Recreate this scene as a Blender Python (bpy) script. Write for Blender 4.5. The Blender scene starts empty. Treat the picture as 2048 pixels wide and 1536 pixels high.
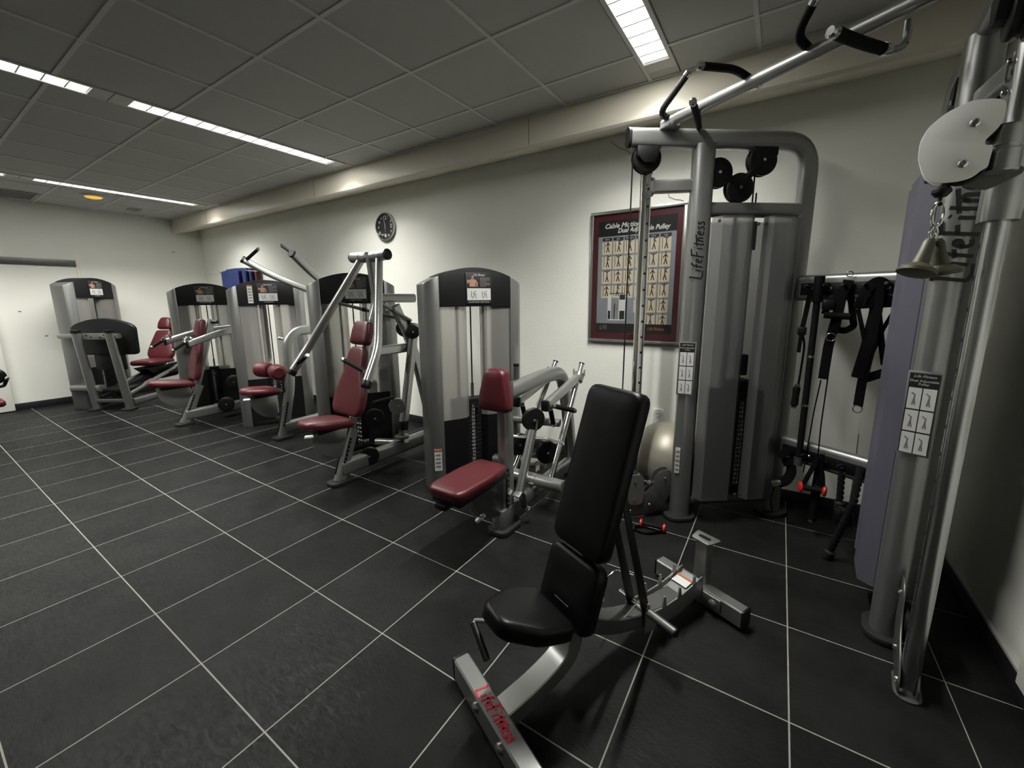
import bpy, bmesh, math, random
from mathutils import Vector, Matrix
random.seed(7)
SC = bpy.context.scene
COL = SC.collection

# ------------------------------------------------------------------ camera, world, exposure
CAM_H = 1.4449
cam_d = bpy.data.cameras.new('camera')
cam = bpy.data.objects.new('camera', cam_d)
COL.objects.link(cam)
YAW, PITCH, ROLL = 0.57837, -0.17936, -0.00928
_f = Vector((-math.sin(YAW)*math.cos(PITCH), math.cos(YAW)*math.cos(PITCH), math.sin(PITCH)))
_r = Vector((math.cos(YAW), math.sin(YAW), 0))
_u = _r.cross(_f)
_r2 = _r*math.cos(ROLL) + _u*math.sin(ROLL)
_u2 = _u*math.cos(ROLL) - _r*math.sin(ROLL)
_m = Matrix((( _r2.x, _u2.x, -_f.x, 0), (_r2.y, _u2.y, -_f.y, 0), (_r2.z, _u2.z, -_f.z, CAM_H), (0, 0, 0, 1)))
cam.matrix_world = _m
cam_d.sensor_fit = 'HORIZONTAL'
cam_d.sensor_width = 36.0
cam_d.lens = 820.139/2048*36.0
cam_d.shift_x = (1024-1021.168)/2048
cam_d.shift_y = (748.615-768)/2048
cam_d.clip_start = 0.02
SC.camera = cam

w = bpy.data.worlds.new('room_world')
SC.world = w
w.use_nodes = True
w.node_tree.nodes['Background'].inputs[0].default_value = (0.02, 0.02, 0.022, 1)
w.node_tree.nodes['Background'].inputs[1].default_value = 0.2
SC.view_settings.view_transform = 'Standard'
SC.view_settings.look = 'None'
SC.view_settings.gamma = 1.0
SC.view_settings.use_curve_mapping = False
SC.view_settings.exposure = 0.47
SC.cycles.max_bounces = 8
SC.cycles.diffuse_bounces = 5
SC.cycles.glossy_bounces = 3
SC.cycles.transmission_bounces = 4
SC.cycles.transparent_max_bounces = 6
SC.cycles.use_light_tree = False
SC.cycles.caustics_reflective = False
SC.cycles.caustics_refractive = False
TUBE_POWER = 4.0        # radiance of the fluorescent tubes behind the louvres
LAMP_WATT, SPILL, BEAM_SPREAD = 47.0, 0.24, 130.0   # light thrown by each ceiling luminaire

# ------------------------------------------------------------------ room constants
XL, XR, YB, YF, ZC = -8.78, 0.86, 3.38, -3.6, 2.82

# ------------------------------------------------------------------ materials
MATS = {}
def _nt(name):
    m = bpy.data.materials.new(name)
    m.use_nodes = True
    return m, m.node_tree, m.node_tree.nodes['Principled BSDF']
def mat(name, col, rough=0.5, metal=0.0, noise=0.0, scale=20.0, bump=0.0, bscale=200.0, coat=0.0, spec=0.5, emit=None, rvar=0.0, aniso=None):
    m, nt, b = _nt(name)
    N, L = nt.nodes, nt.links
    b.inputs['Roughness'].default_value = rough
    b.inputs['Metallic'].default_value = metal
    b.inputs['Specular IOR Level'].default_value = spec
    b.inputs['Coat Weight'].default_value = coat
    c = (*col, 1)
    b.inputs['Base Color'].default_value = c
    if noise or bump or rvar or aniso:
        tc = N.new('ShaderNodeTexCoord')
        vec = tc.outputs['Object']
        if aniso:
            mp = N.new('ShaderNodeMapping'); mp.inputs['Scale'].default_value = aniso
            L.new(vec, mp.inputs['Vector']); vec = mp.outputs['Vector']
    if noise:
        nz = N.new('ShaderNodeTexNoise'); nz.inputs['Scale'].default_value = scale; nz.inputs['Detail'].default_value = 6
        L.new(vec, nz.inputs['Vector'])
        mx = N.new('ShaderNodeMix'); mx.data_type = 'RGBA'
        mx.inputs[6].default_value = tuple(max(0, v*(1-noise)) for v in col)+(1,)
        mx.inputs[7].default_value = tuple(v*(1+noise) for v in col)+(1,)
        L.new(nz.outputs['Fac'], mx.inputs[0]); L.new(mx.outputs[2], b.inputs['Base Color'])
    if rvar:
        n2 = N.new('ShaderNodeTexNoise'); n2.inputs['Scale'].default_value = scale*0.7
        L.new(vec, n2.inputs['Vector'])
        mr = N.new('ShaderNodeMapRange'); mr.inputs[3].default_value = max(0.02, rough-rvar); mr.inputs[4].default_value = min(1, rough+rvar)
        L.new(n2.outputs['Fac'], mr.inputs[0]); L.new(mr.outputs[0], b.inputs['Roughness'])
    if bump:
        n3 = N.new('ShaderNodeTexNoise'); n3.inputs['Scale'].default_value = bscale; n3.inputs['Detail'].default_value = 4
        L.new(vec, n3.inputs['Vector'])
        bp = N.new('ShaderNodeBump'); bp.inputs['Strength'].default_value = bump; bp.inputs['Distance'].default_value = 0.01
        L.new(n3.outputs['Fac'], bp.inputs['Height']); L.new(bp.outputs['Normal'], b.inputs['Normal'])
    if emit:
        b.inputs['Emission Color'].default_value = (*emit[0], 1)
        b.inputs['Emission Strength'].default_value = emit[1]
    MATS[name] = m
    return m
mat('wall_paint', (0.80, 0.805, 0.745), 0.85, noise=0.04, scale=3, bump=0.12, bscale=60)
mat('soffit_paint', (0.72, 0.68, 0.575), 0.42, noise=0.02, scale=4, bump=0.02, bscale=20)
mat('ceiling_board', (0.47, 0.475, 0.455), 0.95, noise=0.05, scale=9, bump=0.08, bscale=300)
mat('ceiling_grid', (0.60, 0.605, 0.58), 0.6)
mat('grout', (0.25, 0.245, 0.225), 0.9, noise=0.1, scale=30)
mat('baseboard', (0.012, 0.012, 0.016), 0.5)
mat('silver_paint', (0.31, 0.315, 0.31), 0.32, metal=0.8, noise=0.05, scale=60, bump=0.03, bscale=900)
mat('silver_light', (0.43, 0.44, 0.43), 0.28, metal=0.85, noise=0.03, scale=40)
mat('dark_steel', (0.13, 0.13, 0.127), 0.38, metal=0.7, noise=0.06, scale=50)
mat('chrome', (0.72, 0.72, 0.71), 0.14, metal=1.0)
mat('satin_chrome', (0.52, 0.53, 0.53), 0.24, metal=1.0)
mat('white_plate', (0.88, 0.89, 0.86), 0.45, metal=0.15, bump=0.02, bscale=500)
mat('red_vinyl', (0.066, 0.0052, 0.0088), 0.42, noise=0.12, scale=12, bump=0.05, bscale=350)
mat('black_vinyl', (0.0028, 0.0028, 0.003), 0.36, bump=0.05, bscale=400, spec=0.22)
mat('black_plastic', (0.0045, 0.0045, 0.005), 0.42, bump=0.02, bscale=300, spec=0.3)
mat('header_plastic', (0.0085, 0.009, 0.0095), 0.5, bump=0.05, bscale=700, spec=0.22)
mat('rubber', (0.012, 0.012, 0.012), 0.7, spec=0.3)
mat('foam_grip', (0.0045, 0.0045, 0.005), 0.7, bump=0.2, bscale=600, spec=0.15)
mat('white_plastic', (0.72, 0.72, 0.70), 0.4)
mat('print_white', (0.50, 0.51, 0.495), 0.5)
mat('print_black', (0.008, 0.008, 0.01), 0.45)
mat('print_orange', (0.40, 0.11, 0.03), 0.5)
mat('print_skin', (0.36, 0.20, 0.13), 0.5, noise=0.3, scale=90)
mat('print_grey', (0.18, 0.16, 0.16), 0.5)
mat('print_beige', (0.47, 0.41, 0.30), 0.5, noise=0.15, scale=30)
mat('poster_red', (0.055, 0.007, 0.010), 0.35, noise=0.1, scale=8)
mat('poster_blue', (0.185, 0.20, 0.22), 0.4, noise=0.2, scale=7)
mat('logo_red', (0.45, 0.01, 0.03), 0.4)
mat('logo_black', (0.008, 0.008, 0.008), 0.4)
mat('blue_foam', (0.006, 0.016, 0.085), 0.55, bump=0.08, bscale=80)
mat('red_foam', (0.06, 0.007, 0.008), 0.55, bump=0.08, bscale=80)
mat('red_cap', (0.55, 0.02, 0.02), 0.4)
mat('olive_rubber', (0.055, 0.053, 0.030), 0.5, noise=0.1, scale=30)
mat('webbing', (0.0028, 0.0028, 0.0036), 0.9, bump=0.3, bscale=500, spec=0.08)
mat('ball_vinyl', (0.26, 0.245, 0.195), 0.42, metal=0.3, bump=0.03, bscale=40)
mat('rope', (0.008, 0.008, 0.0085), 0.85, bump=0.5, bscale=220, spec=0.15)
mat('crack', (0.16, 0.15, 0.13), 0.9)
mat('reflector', (0.95, 0.955, 0.95), 0.4, metal=0.0)
mat('tube_glow', (0.9, 0.9, 0.9), 0.5, emit=((1.0, 0.985, 0.93), TUBE_POWER))
MATS['tube_glow'].cycles.emission_sampling = 'NONE'
mat('amber_glow', (0.8, 0.45, 0.05), 0.4, emit=((1.0, 0.55, 0.04), 0.55))
mat('vent_metal', (0.42, 0.42, 0.39), 0.6)
mat('stack_plate', (0.005, 0.005, 0.0055), 0.6, spec=0.2)
mat('shroud_lilac', (0.085, 0.085, 0.112), 0.45)

def glassy(name, col, rough, ior, trans=1.0, alpha_mix=0.0):
    m, nt, b = _nt(name)
    b.inputs['Base Color'].default_value = (*col, 1)
    b.inputs['Roughness'].default_value = rough
    b.inputs['IOR'].default_value = ior
    b.inputs['Transmission Weight'].default_value = trans
    MATS[name] = m
    return m
glassy('frosted', (0.62, 0.61, 0.575), 0.34, 1.25, 0.76)
glassy('frosted_dark', (0.44, 0.44, 0.45), 0.30, 1.22, 0.86)
def pane(name):
    m = bpy.data.materials.new(name); m.use_nodes = True
    N, L = m.node_tree.nodes, m.node_tree.links
    N.clear()
    o = N.new('ShaderNodeOutputMaterial'); mx = N.new('ShaderNodeMixShader')
    t = N.new('ShaderNodeBsdfTransparent'); g = N.new('ShaderNodeBsdfGlossy'); g.inputs['Roughness'].default_value = 0.02
    lw = N.new('ShaderNodeLayerWeight'); pw = N.new('ShaderNodeMath'); pw.operation = 'POWER'; pw.inputs[1].default_value = 4.0
    L.new(lw.outputs['Facing'], pw.inputs[0]); fr = N.new('ShaderNodeMath'); fr.operation = 'MULTIPLY_ADD'; fr.inputs[1].default_value = 0.7; fr.inputs[2].default_value = 0.035
    L.new(pw.outputs[0], fr.inputs[0])
    L.new(fr.outputs[0], mx.inputs[0]); L.new(t.outputs[0], mx.inputs[1]); L.new(g.outputs[0], mx.inputs[2]); L.new(mx.outputs[0], o.inputs[0])
    MATS[name] = m
pane('glass_pane')

def slate():
    m, nt, b = _nt('slate_tile')
    N, L = nt.nodes, nt.links
    geo = N.new('ShaderNodeNewGeometry'); oi = N.new('ShaderNodeObjectInfo')
    off = N.new('ShaderNodeVectorMath'); off.operation = 'MULTIPLY_ADD'
    cmb = N.new('ShaderNodeCombineXYZ')
    L.new(oi.outputs['Random'], cmb.inputs[0]); L.new(oi.outputs['Random'], cmb.inputs[2])
    off.inputs[1].default_value = (7, 3, 11)
    L.new(cmb.outputs[0], off.inputs[0]); L.new(geo.outputs['Position'], off.inputs[2])
    n1 = N.new('ShaderNodeTexNoise'); n1.inputs['Scale'].default_value = 4.5; n1.inputs['Detail'].default_value = 8; n1.inputs['Roughness'].default_value = 0.62
    n2 = N.new('ShaderNodeTexNoise'); n2.inputs['Scale'].default_value = 26; n2.inputs['Detail'].default_value = 8; n2.inputs['Distortion'].default_value = 1.2
    mp = N.new('ShaderNodeMapping'); mp.inputs['Rotation'].default_value = (0, 0, 0.6); mp.inputs['Scale'].default_value = (1, 2.6, 1)
    L.new(off.outputs[0], n1.inputs['Vector']); L.new(off.outputs[0], mp.inputs['Vector']); L.new(mp.outputs[0], n2.inputs['Vector'])
    r1 = N.new('ShaderNodeValToRGB')
    r1.color_ramp.elements[0].position = 0.30; r1.color_ramp.elements[0].color = (0.0052, 0.0055, 0.0057, 1)
    r1.color_ramp.elements[1].position = 0.72; r1.color_ramp.elements[1].color = (0.013, 0.0134, 0.013, 1)
    L.new(n1.outputs['Fac'], r1.inputs[0])
    mx = N.new('ShaderNodeMix'); mx.data_type = 'RGBA'; mx.blend_type = 'MULTIPLY'; mx.inputs[0].default_value = 1.0
    mr = N.new('ShaderNodeMapRange'); mr.inputs[3].default_value = 0.8; mr.inputs[4].default_value = 1.2
    L.new(oi.outputs['Random'], mr.inputs[0])
    L.new(r1.outputs[0], mx.inputs[6]); L.new(mr.outputs[0], mx.inputs[7])
    L.new(mx.outputs[2], b.inputs['Base Color'])
    rr = N.new('ShaderNodeMapRange'); rr.inputs[1].default_value = 0.3; rr.inputs[2].default_value = 0.7; rr.inputs[3].default_value = 0.36; rr.inputs[4].default_value = 0.58
    b.inputs['Specular IOR Level'].default_value = 0.095
    L.new(n2.outputs['Fac'], rr.inputs[0]); L.new(rr.outputs[0], b.inputs['Roughness'])
    bp = N.new('ShaderNodeBump'); bp.inputs['Strength'].default_value = 0.35; bp.inputs['Distance'].default_value = 0.004
    L.new(n2.outputs['Fac'], bp.inputs['Height']); L.new(bp.outputs[0], b.inputs['Normal'])
    MATS['slate_tile'] = m
slate()
def stack_numbers():
    pass

# ------------------------------------------------------------------ geometry helpers
V = Vector
def fil(pts, r, n=5, closed=False):
    """round the corners of a polyline"""
    pts = [V(p) for p in pts]
    out = []
    N_ = len(pts)
    for i, p in enumerate(pts):
        if not closed and i in (0, N_-1):
            out.append(p); continue
        a, b = pts[i-1], pts[(i+1) % N_]
        da, db = a-p, b-p
        d = min(r, da.length*0.48, db.length*0.48)
        if d < 1e-5:
            out.append(p); continue
        p0, p2 = p+da.normalized()*d, p+db.normalized()*d
        for k in range(n+1):
            t = k/n
            out.append(p0*(1-t)**2 + p*2*t*(1-t) + p2*t*t)
    return out
def circ(r, n=14):
    return [(r*math.cos(2*math.pi*i/n), r*math.sin(2*math.pi*i/n)) for i in range(n)]
def rrect(a, b, r, n=3):
    """rounded rectangle section, full sizes a x b"""
    r = min(r, a/2-1e-4, b/2-1e-4)
    out = []
    for cx, cy, s in ((a/2-r, b/2-r, 0), (-a/2+r, b/2-r, 1), (-a/2+r, -b/2+r, 2), (a/2-r, -b/2+r, 3)):
        for k in range(n+1):
            t = (s+k/n)*math.pi/2
            out.append((cx+r*math.cos(t), cy+r*math.sin(t)))
    return out
class G:
    def __init__(s): s.v, s.f = [], []
    def add(s, vs, fs):
        o = len(s.v); s.v += [tuple(v) for v in vs]; s.f += [tuple(i+o for i in f) for f in fs]; return s
    def box(s, c, size, ax=None):
        c = V(c); X, Y, Z = ax if ax else (V((1,0,0)), V((0,1,0)), V((0,0,1)))
        X, Y, Z = V(X)*size[0]/2, V(Y)*size[1]/2, V(Z)*size[2]/2
        vs = [c+X*i+Y*j+Z*k for k in (-1,1) for j in (-1,1) for i in (-1,1)]
        return s.add(vs, [(0,2,3,1),(4,5,7,6),(0,1,5,4),(2,6,7,3),(0,4,6,2),(1,3,7,5)])
    def b2(s, x0, x1, y0, y1, z0, z1):
        return s.box(((x0+x1)/2,(y0+y1)/2,(z0+z1)/2), (x1-x0,y1-y0,z1-z0))
    def tube(s, pts, prof, ref=(1,0,0), caps=True):
        pts = [V(p) for p in pts]; ref = V(ref); n = len(prof); rings = []
        for i, p in enumerate(pts):
            a = pts[max(i-1,0)]; b = pts[min(i+1,len(pts)-1)]
            t = (b-a).normalized()
            sd = ref - t*ref.dot(t)
            if sd.length < 1e-4:
                sd = t.orthogonal()
            sd.normalize(); up = t.cross(sd)
            k = 1.0
            if 0 < i < len(pts)-1:
                t1 = (p-a).normalized(); t2 = (b-p).normalized()
                c = max(0.3, math.sqrt(max(0.0, (1+t1.dot(t2))/2))); k = 1/c
            rings.append([p+sd*q[0]+up*q[1]*k for q in prof])
        vs = [v for r_ in rings for v in r_]; fs = []
        for i in range(len(rings)-1):
            for j in range(n):
                a, b = i*n+j, i*n+(j+1) % n
                fs.append((a, b, b+n, a+n))
        if caps:
            fs.append(tuple(reversed(range(n)))); fs.append(tuple(range((len(rings)-1)*n, len(rings)*n)))
        return s.add(vs, fs)
    def rod(s, pts, r, n=12, ref=(0.31,0.57,0.76)):
        return s.tube(pts, circ(r, n), ref)
    def lathe(s, o, ax, prof, n=24):
        """prof: list of (radius, height along ax)"""
        o, ax = V(o), V(ax).normalized(); x = ax.orthogonal().normalized(); y = ax.cross(x)
        vs, fs, idx = [], [], []
        for (r, h) in prof:
            if r < 1e-6:
                idx.append([len(vs)]); vs.append(o+ax*h)
            else:
                idx.append(list(range(len(vs), len(vs)+n)))
                vs += [o+ax*h+(x*math.cos(2*math.pi*i/n)+y*math.sin(2*math.pi*i/n))*r for i in range(n)]
        for a, b in zip(idx, idx[1:]):
            for i in range(n):
                j = (i+1) % n
                if len(a) == 1 and len(b) == 1: continue
                if len(a) == 1: fs.append((a[0], b[j], b[i]))
                elif len(b) == 1: fs.append((a[i], a[j], b[0]))
                else: fs.append((a[i], a[j], b[j], b[i]))
        if len(idx[0]) > 1: fs.append(tuple(reversed(idx[0])))
        if len(idx[-1]) > 1: fs.append(tuple(idx[-1]))
        return s.add(vs, fs)
    def disc(s, c, ax, r, th, n=24, ch=0.15):
        b = th*ch
        return s.lathe(V(c)-V(ax).normalized()*th/2, ax, [(r-b,0),(r,b),(r,th-b),(r-b,th)], n)
    def prism(s, poly, vec):
        poly = [V(p) for p in poly]; vec = V(vec); n = len(poly)
        vs = poly+[p+vec for p in poly]
        return s.add(vs, [tuple(reversed(range(n))), tuple(range(n, 2*n))]+[(i, (i+1) % n, n+(i+1) % n, n+i) for i in range(n)])
    def cushion(s, o, U, Vv, N, outline, t, er=0.02, rc=0.03, crown=0.008):
        """padded upholstery: outline in (u,v), lying in the U/Vv plane, thickness t along N"""
        o, U, Vv, N = V(o), V(U).normalized(), V(Vv).normalized(), V(N).normalized()
        pl = fil([(a, b, 0) for a, b in outline], rc, 4, closed=True)
        n = len(pl)
        area = sum(pl[i].x*pl[(i+1) % n].y-pl[(i+1) % n].x*pl[i].y for i in range(n))
        if area < 0: pl.reverse()
        cu = V(((min(p.x for p in pl)+max(p.x for p in pl))/2, (min(p.y for p in pl)+max(p.y for p in pl))/2, 0))
        hu = max(p.x for p in pl)-cu.x; hv = max(p.y for p in pl)-cu.y
        rings = []
        def ring(ins, h):
            ku, kv = 1-ins/hu, 1-ins/hv
            rings.append([o+U*(cu.x+(p.x-cu.x)*ku)+Vv*(cu.y+(p.y-cu.y)*kv)+N*h for p in pl])
        ring(er*0.5, 0); ring(0, er*0.6)
        for k in range(0, 5):
            a = k/4*math.pi/2
            ring(er*(1-math.cos(a)), t-er+er*math.sin(a))
        m_ = min(hu, hv)-er
        for q_, hh in ((0.12, 0.45), (0.3, 0.8), (0.6, 1.0)):
            ring(er+m_*q_, t+crown*hh)
        vs = [v for r_ in rings for v in r_]; fs = []
        for i in range(len(rings)-1):
            for j in range(n):
                a, b = i*n+j, i*n+(j+1) % n
                fs.append((a, b, b+n, a+n))
        vs.append(o+U*cu.x+Vv*cu.y+N*(t+crown)); c_i = len(vs)-1; r0 = (len(rings)-1)*n
        fs.append(tuple(reversed(range(n))))
        fs += [(r0+j, r0+(j+1) % n, c_i) for j in range(n)]
        return s.add(vs, fs)
def wloc(o):
    p = V((0,0,0))
    while o: p = p+o.location; o = o.parent
    return p
def mk(name, g, m, parent=None, bevel=0, seg=2, smooth=0.6, kind=None, label=None, origin=None):
    me = bpy.data.meshes.new(name)
    base = wloc(parent)
    o3 = V(origin) if origin is not None else base
    me.from_pydata([tuple(V(v)-o3) for v in g.v], [], g.f)
    bm = bmesh.new(); bm.from_mesh(me)
    bmesh.ops.recalc_face_normals(bm, faces=bm.faces)
    if bevel:
        ed = [e for e in bm.edges if len(e.link_faces) == 2 and e.calc_face_angle(0) > 0.5]
        bmesh.ops.bevel(bm, geom=ed, offset=bevel, segments=seg, affect='EDGES', profile=0.5, clamp_overlap=True)
    bm.to_mesh(me); bm.free()
    if smooth:
        for p in me.polygons: p.use_smooth = True
        me.set_sharp_from_angle(angle=smooth)
    me.materials.append(MATS[m])
    ob = bpy.data.objects.new(name, me); COL.objects.link(ob)
    ob.parent = parent
    ob.location = o3-base
    if kind: ob['kind'] = kind
    if label: ob['label'] = label
    return ob
def tag(o, label=None, cat=None, group=None, kind=None):
    if label: o['label'] = label
    if cat: o['category'] = cat
    if group: o['group'] = group
    if kind: o['kind'] = kind
    return o
def thing(name, loc, label, cat, group=None):
    o = bpy.data.objects.new(name, None); COL.objects.link(o); o.location = loc; o.empty_display_size = 0.1
    return tag(o, label, cat, group)
def inst(src, name, parent, loc):
    """a copy that shares its mesh; loc is relative to the parent"""
    o = src.copy(); o.name = name; COL.objects.link(o); o.parent = parent; o.location = loc
    return o
def text(name, s, size, o, X, Y, m, parent, shear=0.0, align='CENTER', sx=1.0, space=1.0, bold=0.0):
    cu = bpy.data.curves.new('txt', 'FONT'); cu.body = s; cu.size = size; cu.align_x = align; cu.align_y = 'CENTER'
    cu.shear = shear; cu.offset = bold; cu.resolution_u = 3; cu.space_character = space
    to = bpy.data.objects.new('txt', cu)
    me = bpy.data.meshes.new_from_object(to)
    bpy.data.objects.remove(to); bpy.data.curves.remove(cu)
    X, Y, o = V(X).normalized(), V(Y).normalized(), V(o)
    base = wloc(parent)
    for v in me.vertices:
        v.co = o+X*(v.co.x*sx)+Y*v.co.y-base
    me.materials.clear(); me.materials.append(MATS[m])
    me.name = name
    ob = bpy.data.objects.new(name, me); COL.objects.link(ob); ob.parent = parent
    return ob
# hand-drawn brush lettering, strokes on a unit grid (x advance, y up)
BRUSH = {
 'L': (0.62, [[(0.05,1.15),(0.22,1.1)], [(0.2,1.12),(0.02,0.0)], [(0.0,0.02),(0.3,-0.12),(0.75,-0.1)]]),
 'i': (0.34, [[(0.2,0.62),(0.1,0.05)], [(0.26,0.86),(0.3,0.92)]]),
 'f': (0.44, [[(0.55,1.0),(0.42,1.05),(0.3,0.85),(0.12,-0.05)], [(0.08,0.52),(0.48,0.58)]]),
 'e': (0.5, [[(0.08,0.3),(0.42,0.42),(0.42,0.6),(0.25,0.62),(0.1,0.35),(0.15,0.05),(0.42,0.08)]]),
 'F': (0.72, [[(0.3,1.05),(0.1,-0.12)], [(0.2,1.08),(0.85,1.15)], [(0.15,0.55),(0.6,0.6)]]),
 't': (0.4, [[(0.32,0.95),(0.14,0.05),(0.3,0.02)], [(0.02,0.62),(1.1,0.78)]]),
 'n': (0.55, [[(0.18,0.6),(0.06,0.02)], [(0.1,0.35),(0.3,0.6),(0.42,0.5),(0.34,0.05)]]),
 's': (0.42, [[(0.4,0.6),(0.2,0.62),(0.16,0.42),(0.36,0.28),(0.3,0.04),(0.04,0.06)]]),
}
def brush(name, word, height, o, X, Y, m, parent, wd=0.13):
    g = G(); x = 0.0; tot = sum(BRUSH[c][0] for c in word)
    X, Y, o = V(X).normalized(), V(Y).normalized(), V(o); Nn = X.cross(Y)
    for c in word:
        adv, strokes = BRUSH[c]
        for st in strokes:
            pts = [o+X*((x+p[0]-tot/2)*height)+Y*((p[1]-0.45)*height) for p in fil([(a, b, 0) for a, b in st], 0.2, 3)]
            g.tube(pts, [(0.0004, wd*height/2), (-0.0004, wd*height/2), (-0.0004, -wd*height/2), (0.0004, -wd*height/2)], Nn)
        x += adv
    ob = mk(name, g, m, parent, smooth=0)
    ob['kind'] = 'stuff'
    return ob

# ------------------------------------------------------------------ room shell
floor = mk('floor', G().b2(XL, XR, YF, YB, -0.12, -0.0006), 'grout', kind='structure', smooth=0)
TILE = 0.5; GX0, GY0 = -1.34785, 0.00737; GAP = 0.0052
tile_src = None
def clipped_cells(x0, x1, y0, y1, gx, gy, p):
    i = math.floor((x0-gx)/p)
    while gx+i*p < x1-1e-4:
        j = math.floor((y0-gy)/p)
        while gy+j*p < y1-1e-4:
            a, b = max(gx+i*p, x0), min(gx+(i+1)*p, x1)
            c, d = max(gy+j*p, y0), min(gy+(j+1)*p, y1)
            if b-a > 0.03 and d-c > 0.03: yield a, b, c, d
            j += 1
        i += 1
def tile_mesh(name, p, gap, z0, z1, m, ch):
    g = G(); h = (p-gap)/2
    vs = [(-h,-h,z0),(h,-h,z0),(h,h,z0),(-h,h,z0)]
    k = h-ch; top = [(-h,-h,z1-ch),(h,-h,z1-ch),(h,h,z1-ch),(-h,h,z1-ch),(-k,-k,z1),(k,-k,z1),(k,k,z1),(-k,k,z1)]
    g.add(vs+top, [(3,2,1,0),(0,1,5,4),(1,2,6,5),(2,3,7,6),(3,0,4,7),(4,5,9,8),(5,6,10,9),(6,7,11,10),(7,4,8,11),(8,9,10,11)])
    me = bpy.data.meshes.new(name); me.from_pydata(g.v, [], g.f); me.materials.append(MATS[m])
    return me
ft = tile_mesh('floor_tile', TILE, GAP, -0.010, 0.0, 'slate_tile', 0.0005)
def lay(me, name, parent, cells, p):
    for a, b, c, d in cells:
        o = bpy.data.objects.new(name, me); COL.objects.link(o); o.parent = parent
        o.location = ((a+b)/2, (c+d)/2, 0); o.scale = ((b-a)/p, (d-c)/p, 1)
lay(ft, 'floor_tile', floor, clipped_cells(XL, XR, YF, YB, GX0, GY0, TILE), TILE)

wall_back = mk('wall_back', G().b2(XL-0.15, XR+0.15, YB, YB+0.15, -0.12, ZC+0.3), 'wall_paint', kind='structure', smooth=0)
wall_right = mk('wall_right', G().b2(XR, XR+0.15, YF, YB, -0.12, ZC+0.3), 'wall_paint', kind='structure', smooth=0)
wall_left = mk('wall_left', G().b2(XL-0.15, XL, YF, YB, -0.12, ZC+0.3), 'wall_paint', kind='structure', smooth=0)
wall_front = mk('wall_front', G().b2(XL-0.15, XR+0.15, YF-0.15, YF, -0.12, ZC+0.3), 'wall_paint', kind='structure', smooth=0)
# hairline cracks in the plaster over the poster
def crack(pts):
    g = G().tube([V(p) for p in pts], [(0.0012,0.0022),(-0.0012,0.0022),(-0.0012,-0.0022),(0.0012,-0.0022)], (0,1,0))
    mk('crack', g, 'crack', wall_back, smooth=0)
crack([(-1.240, 3.379, 2.667), (-1.165, 3.379, 2.602), (-1.117, 3.379, 2.582), (-1.077, 3.379, 2.545)])
crack([(-0.779, 3.379, 2.312), (-0.785, 3.379, 2.236), (-0.776, 3.379, 2.192), (-0.732, 3.379, 2.169), (-0.689, 3.379, 2.159), (-0.661, 3.379, 2.142)])
crack([(-1.119, 3.379, 2.629), (-1.055, 3.379, 2.570), (-1.010, 3.379, 2.515), (-0.989, 3.379, 2.466)])
crack([(0.498, 3.379, 0.564), (0.503, 3.379, 0.404), (0.505, 3.379, 0.103)])
for (a, b, z) in ((-8.779,2.95,2.3),(-8.779,1.1,1.35),(-8.779,1.3,1.0)):
    mk('scuff', G().box((a+0.001, b, z), (0.002, 0.03, 0.012)), 'crack', wall_left, smooth=0)

bb = mk('baseboard_back', G().b2(XL, XR, YB-0.014, YB, 0, 0.088), 'baseboard', kind='structure', bevel=0.003)
mk('baseboard_left', G().b2(XL, XL+0.014, YF, YB-0.014, 0, 0.088), 'baseboard', kind='structure', bevel=0.003)
mk('baseboard_right', G().b2(XR-0.014, XR, YF, YB-0.014, 0, 0.082), 'baseboard', kind='structure', bevel=0.003)
mk('trim_1', G().b2(XR-0.016, XR, 2.05, YB-0.014, 0.083, 0.10), 'vent_metal', kind='structure', bevel=0.003)
mk('trim_2', G().b2(XR-0.03, XR, YF, 2.045, 0.07, ZC), 'wall_paint', kind='structure', bevel=0.004)   # wall steps forward near the camera
# pilaster on the left wall and the dark head rail of the wide closed opening
mk('trim_3', G().b2(XL+0.001, XL+0.10, YF, 0.86, 0.012, ZC), 'wall_paint', kind='structure', bevel=0.004)
mk('trim_4', G().b2(XL, XL+0.03, 0.86, 1.735, 1.99, 2.075), 'dark_steel', kind='structure', bevel=0.004)
mk('trim_5', G().b2(XL, XL+0.012, 1.735, 1.77, 0.088, 2.085), 'soffit_paint', kind='structure', bevel=0.003)
# painted service duct along the top of the back wall: upright front, underside rising to the wall
sof = mk('trim_6', G().prism([(XL,2.965,ZC),(XL,2.965,2.62),(XL,2.985,2.603),(XL,YB,2.707),(XL,YB,ZC)], (XR-XL,0,0)), 'soffit_paint', kind='structure', bevel=0.004, smooth=0.4)
for xs in (-1.75, -4.6, -7.4):
    mk('duct_joint', G().b2(xs, xs+0.004, 2.9635, 2.966, 2.625, 2.81), 'crack', sof, smooth=0)

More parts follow.
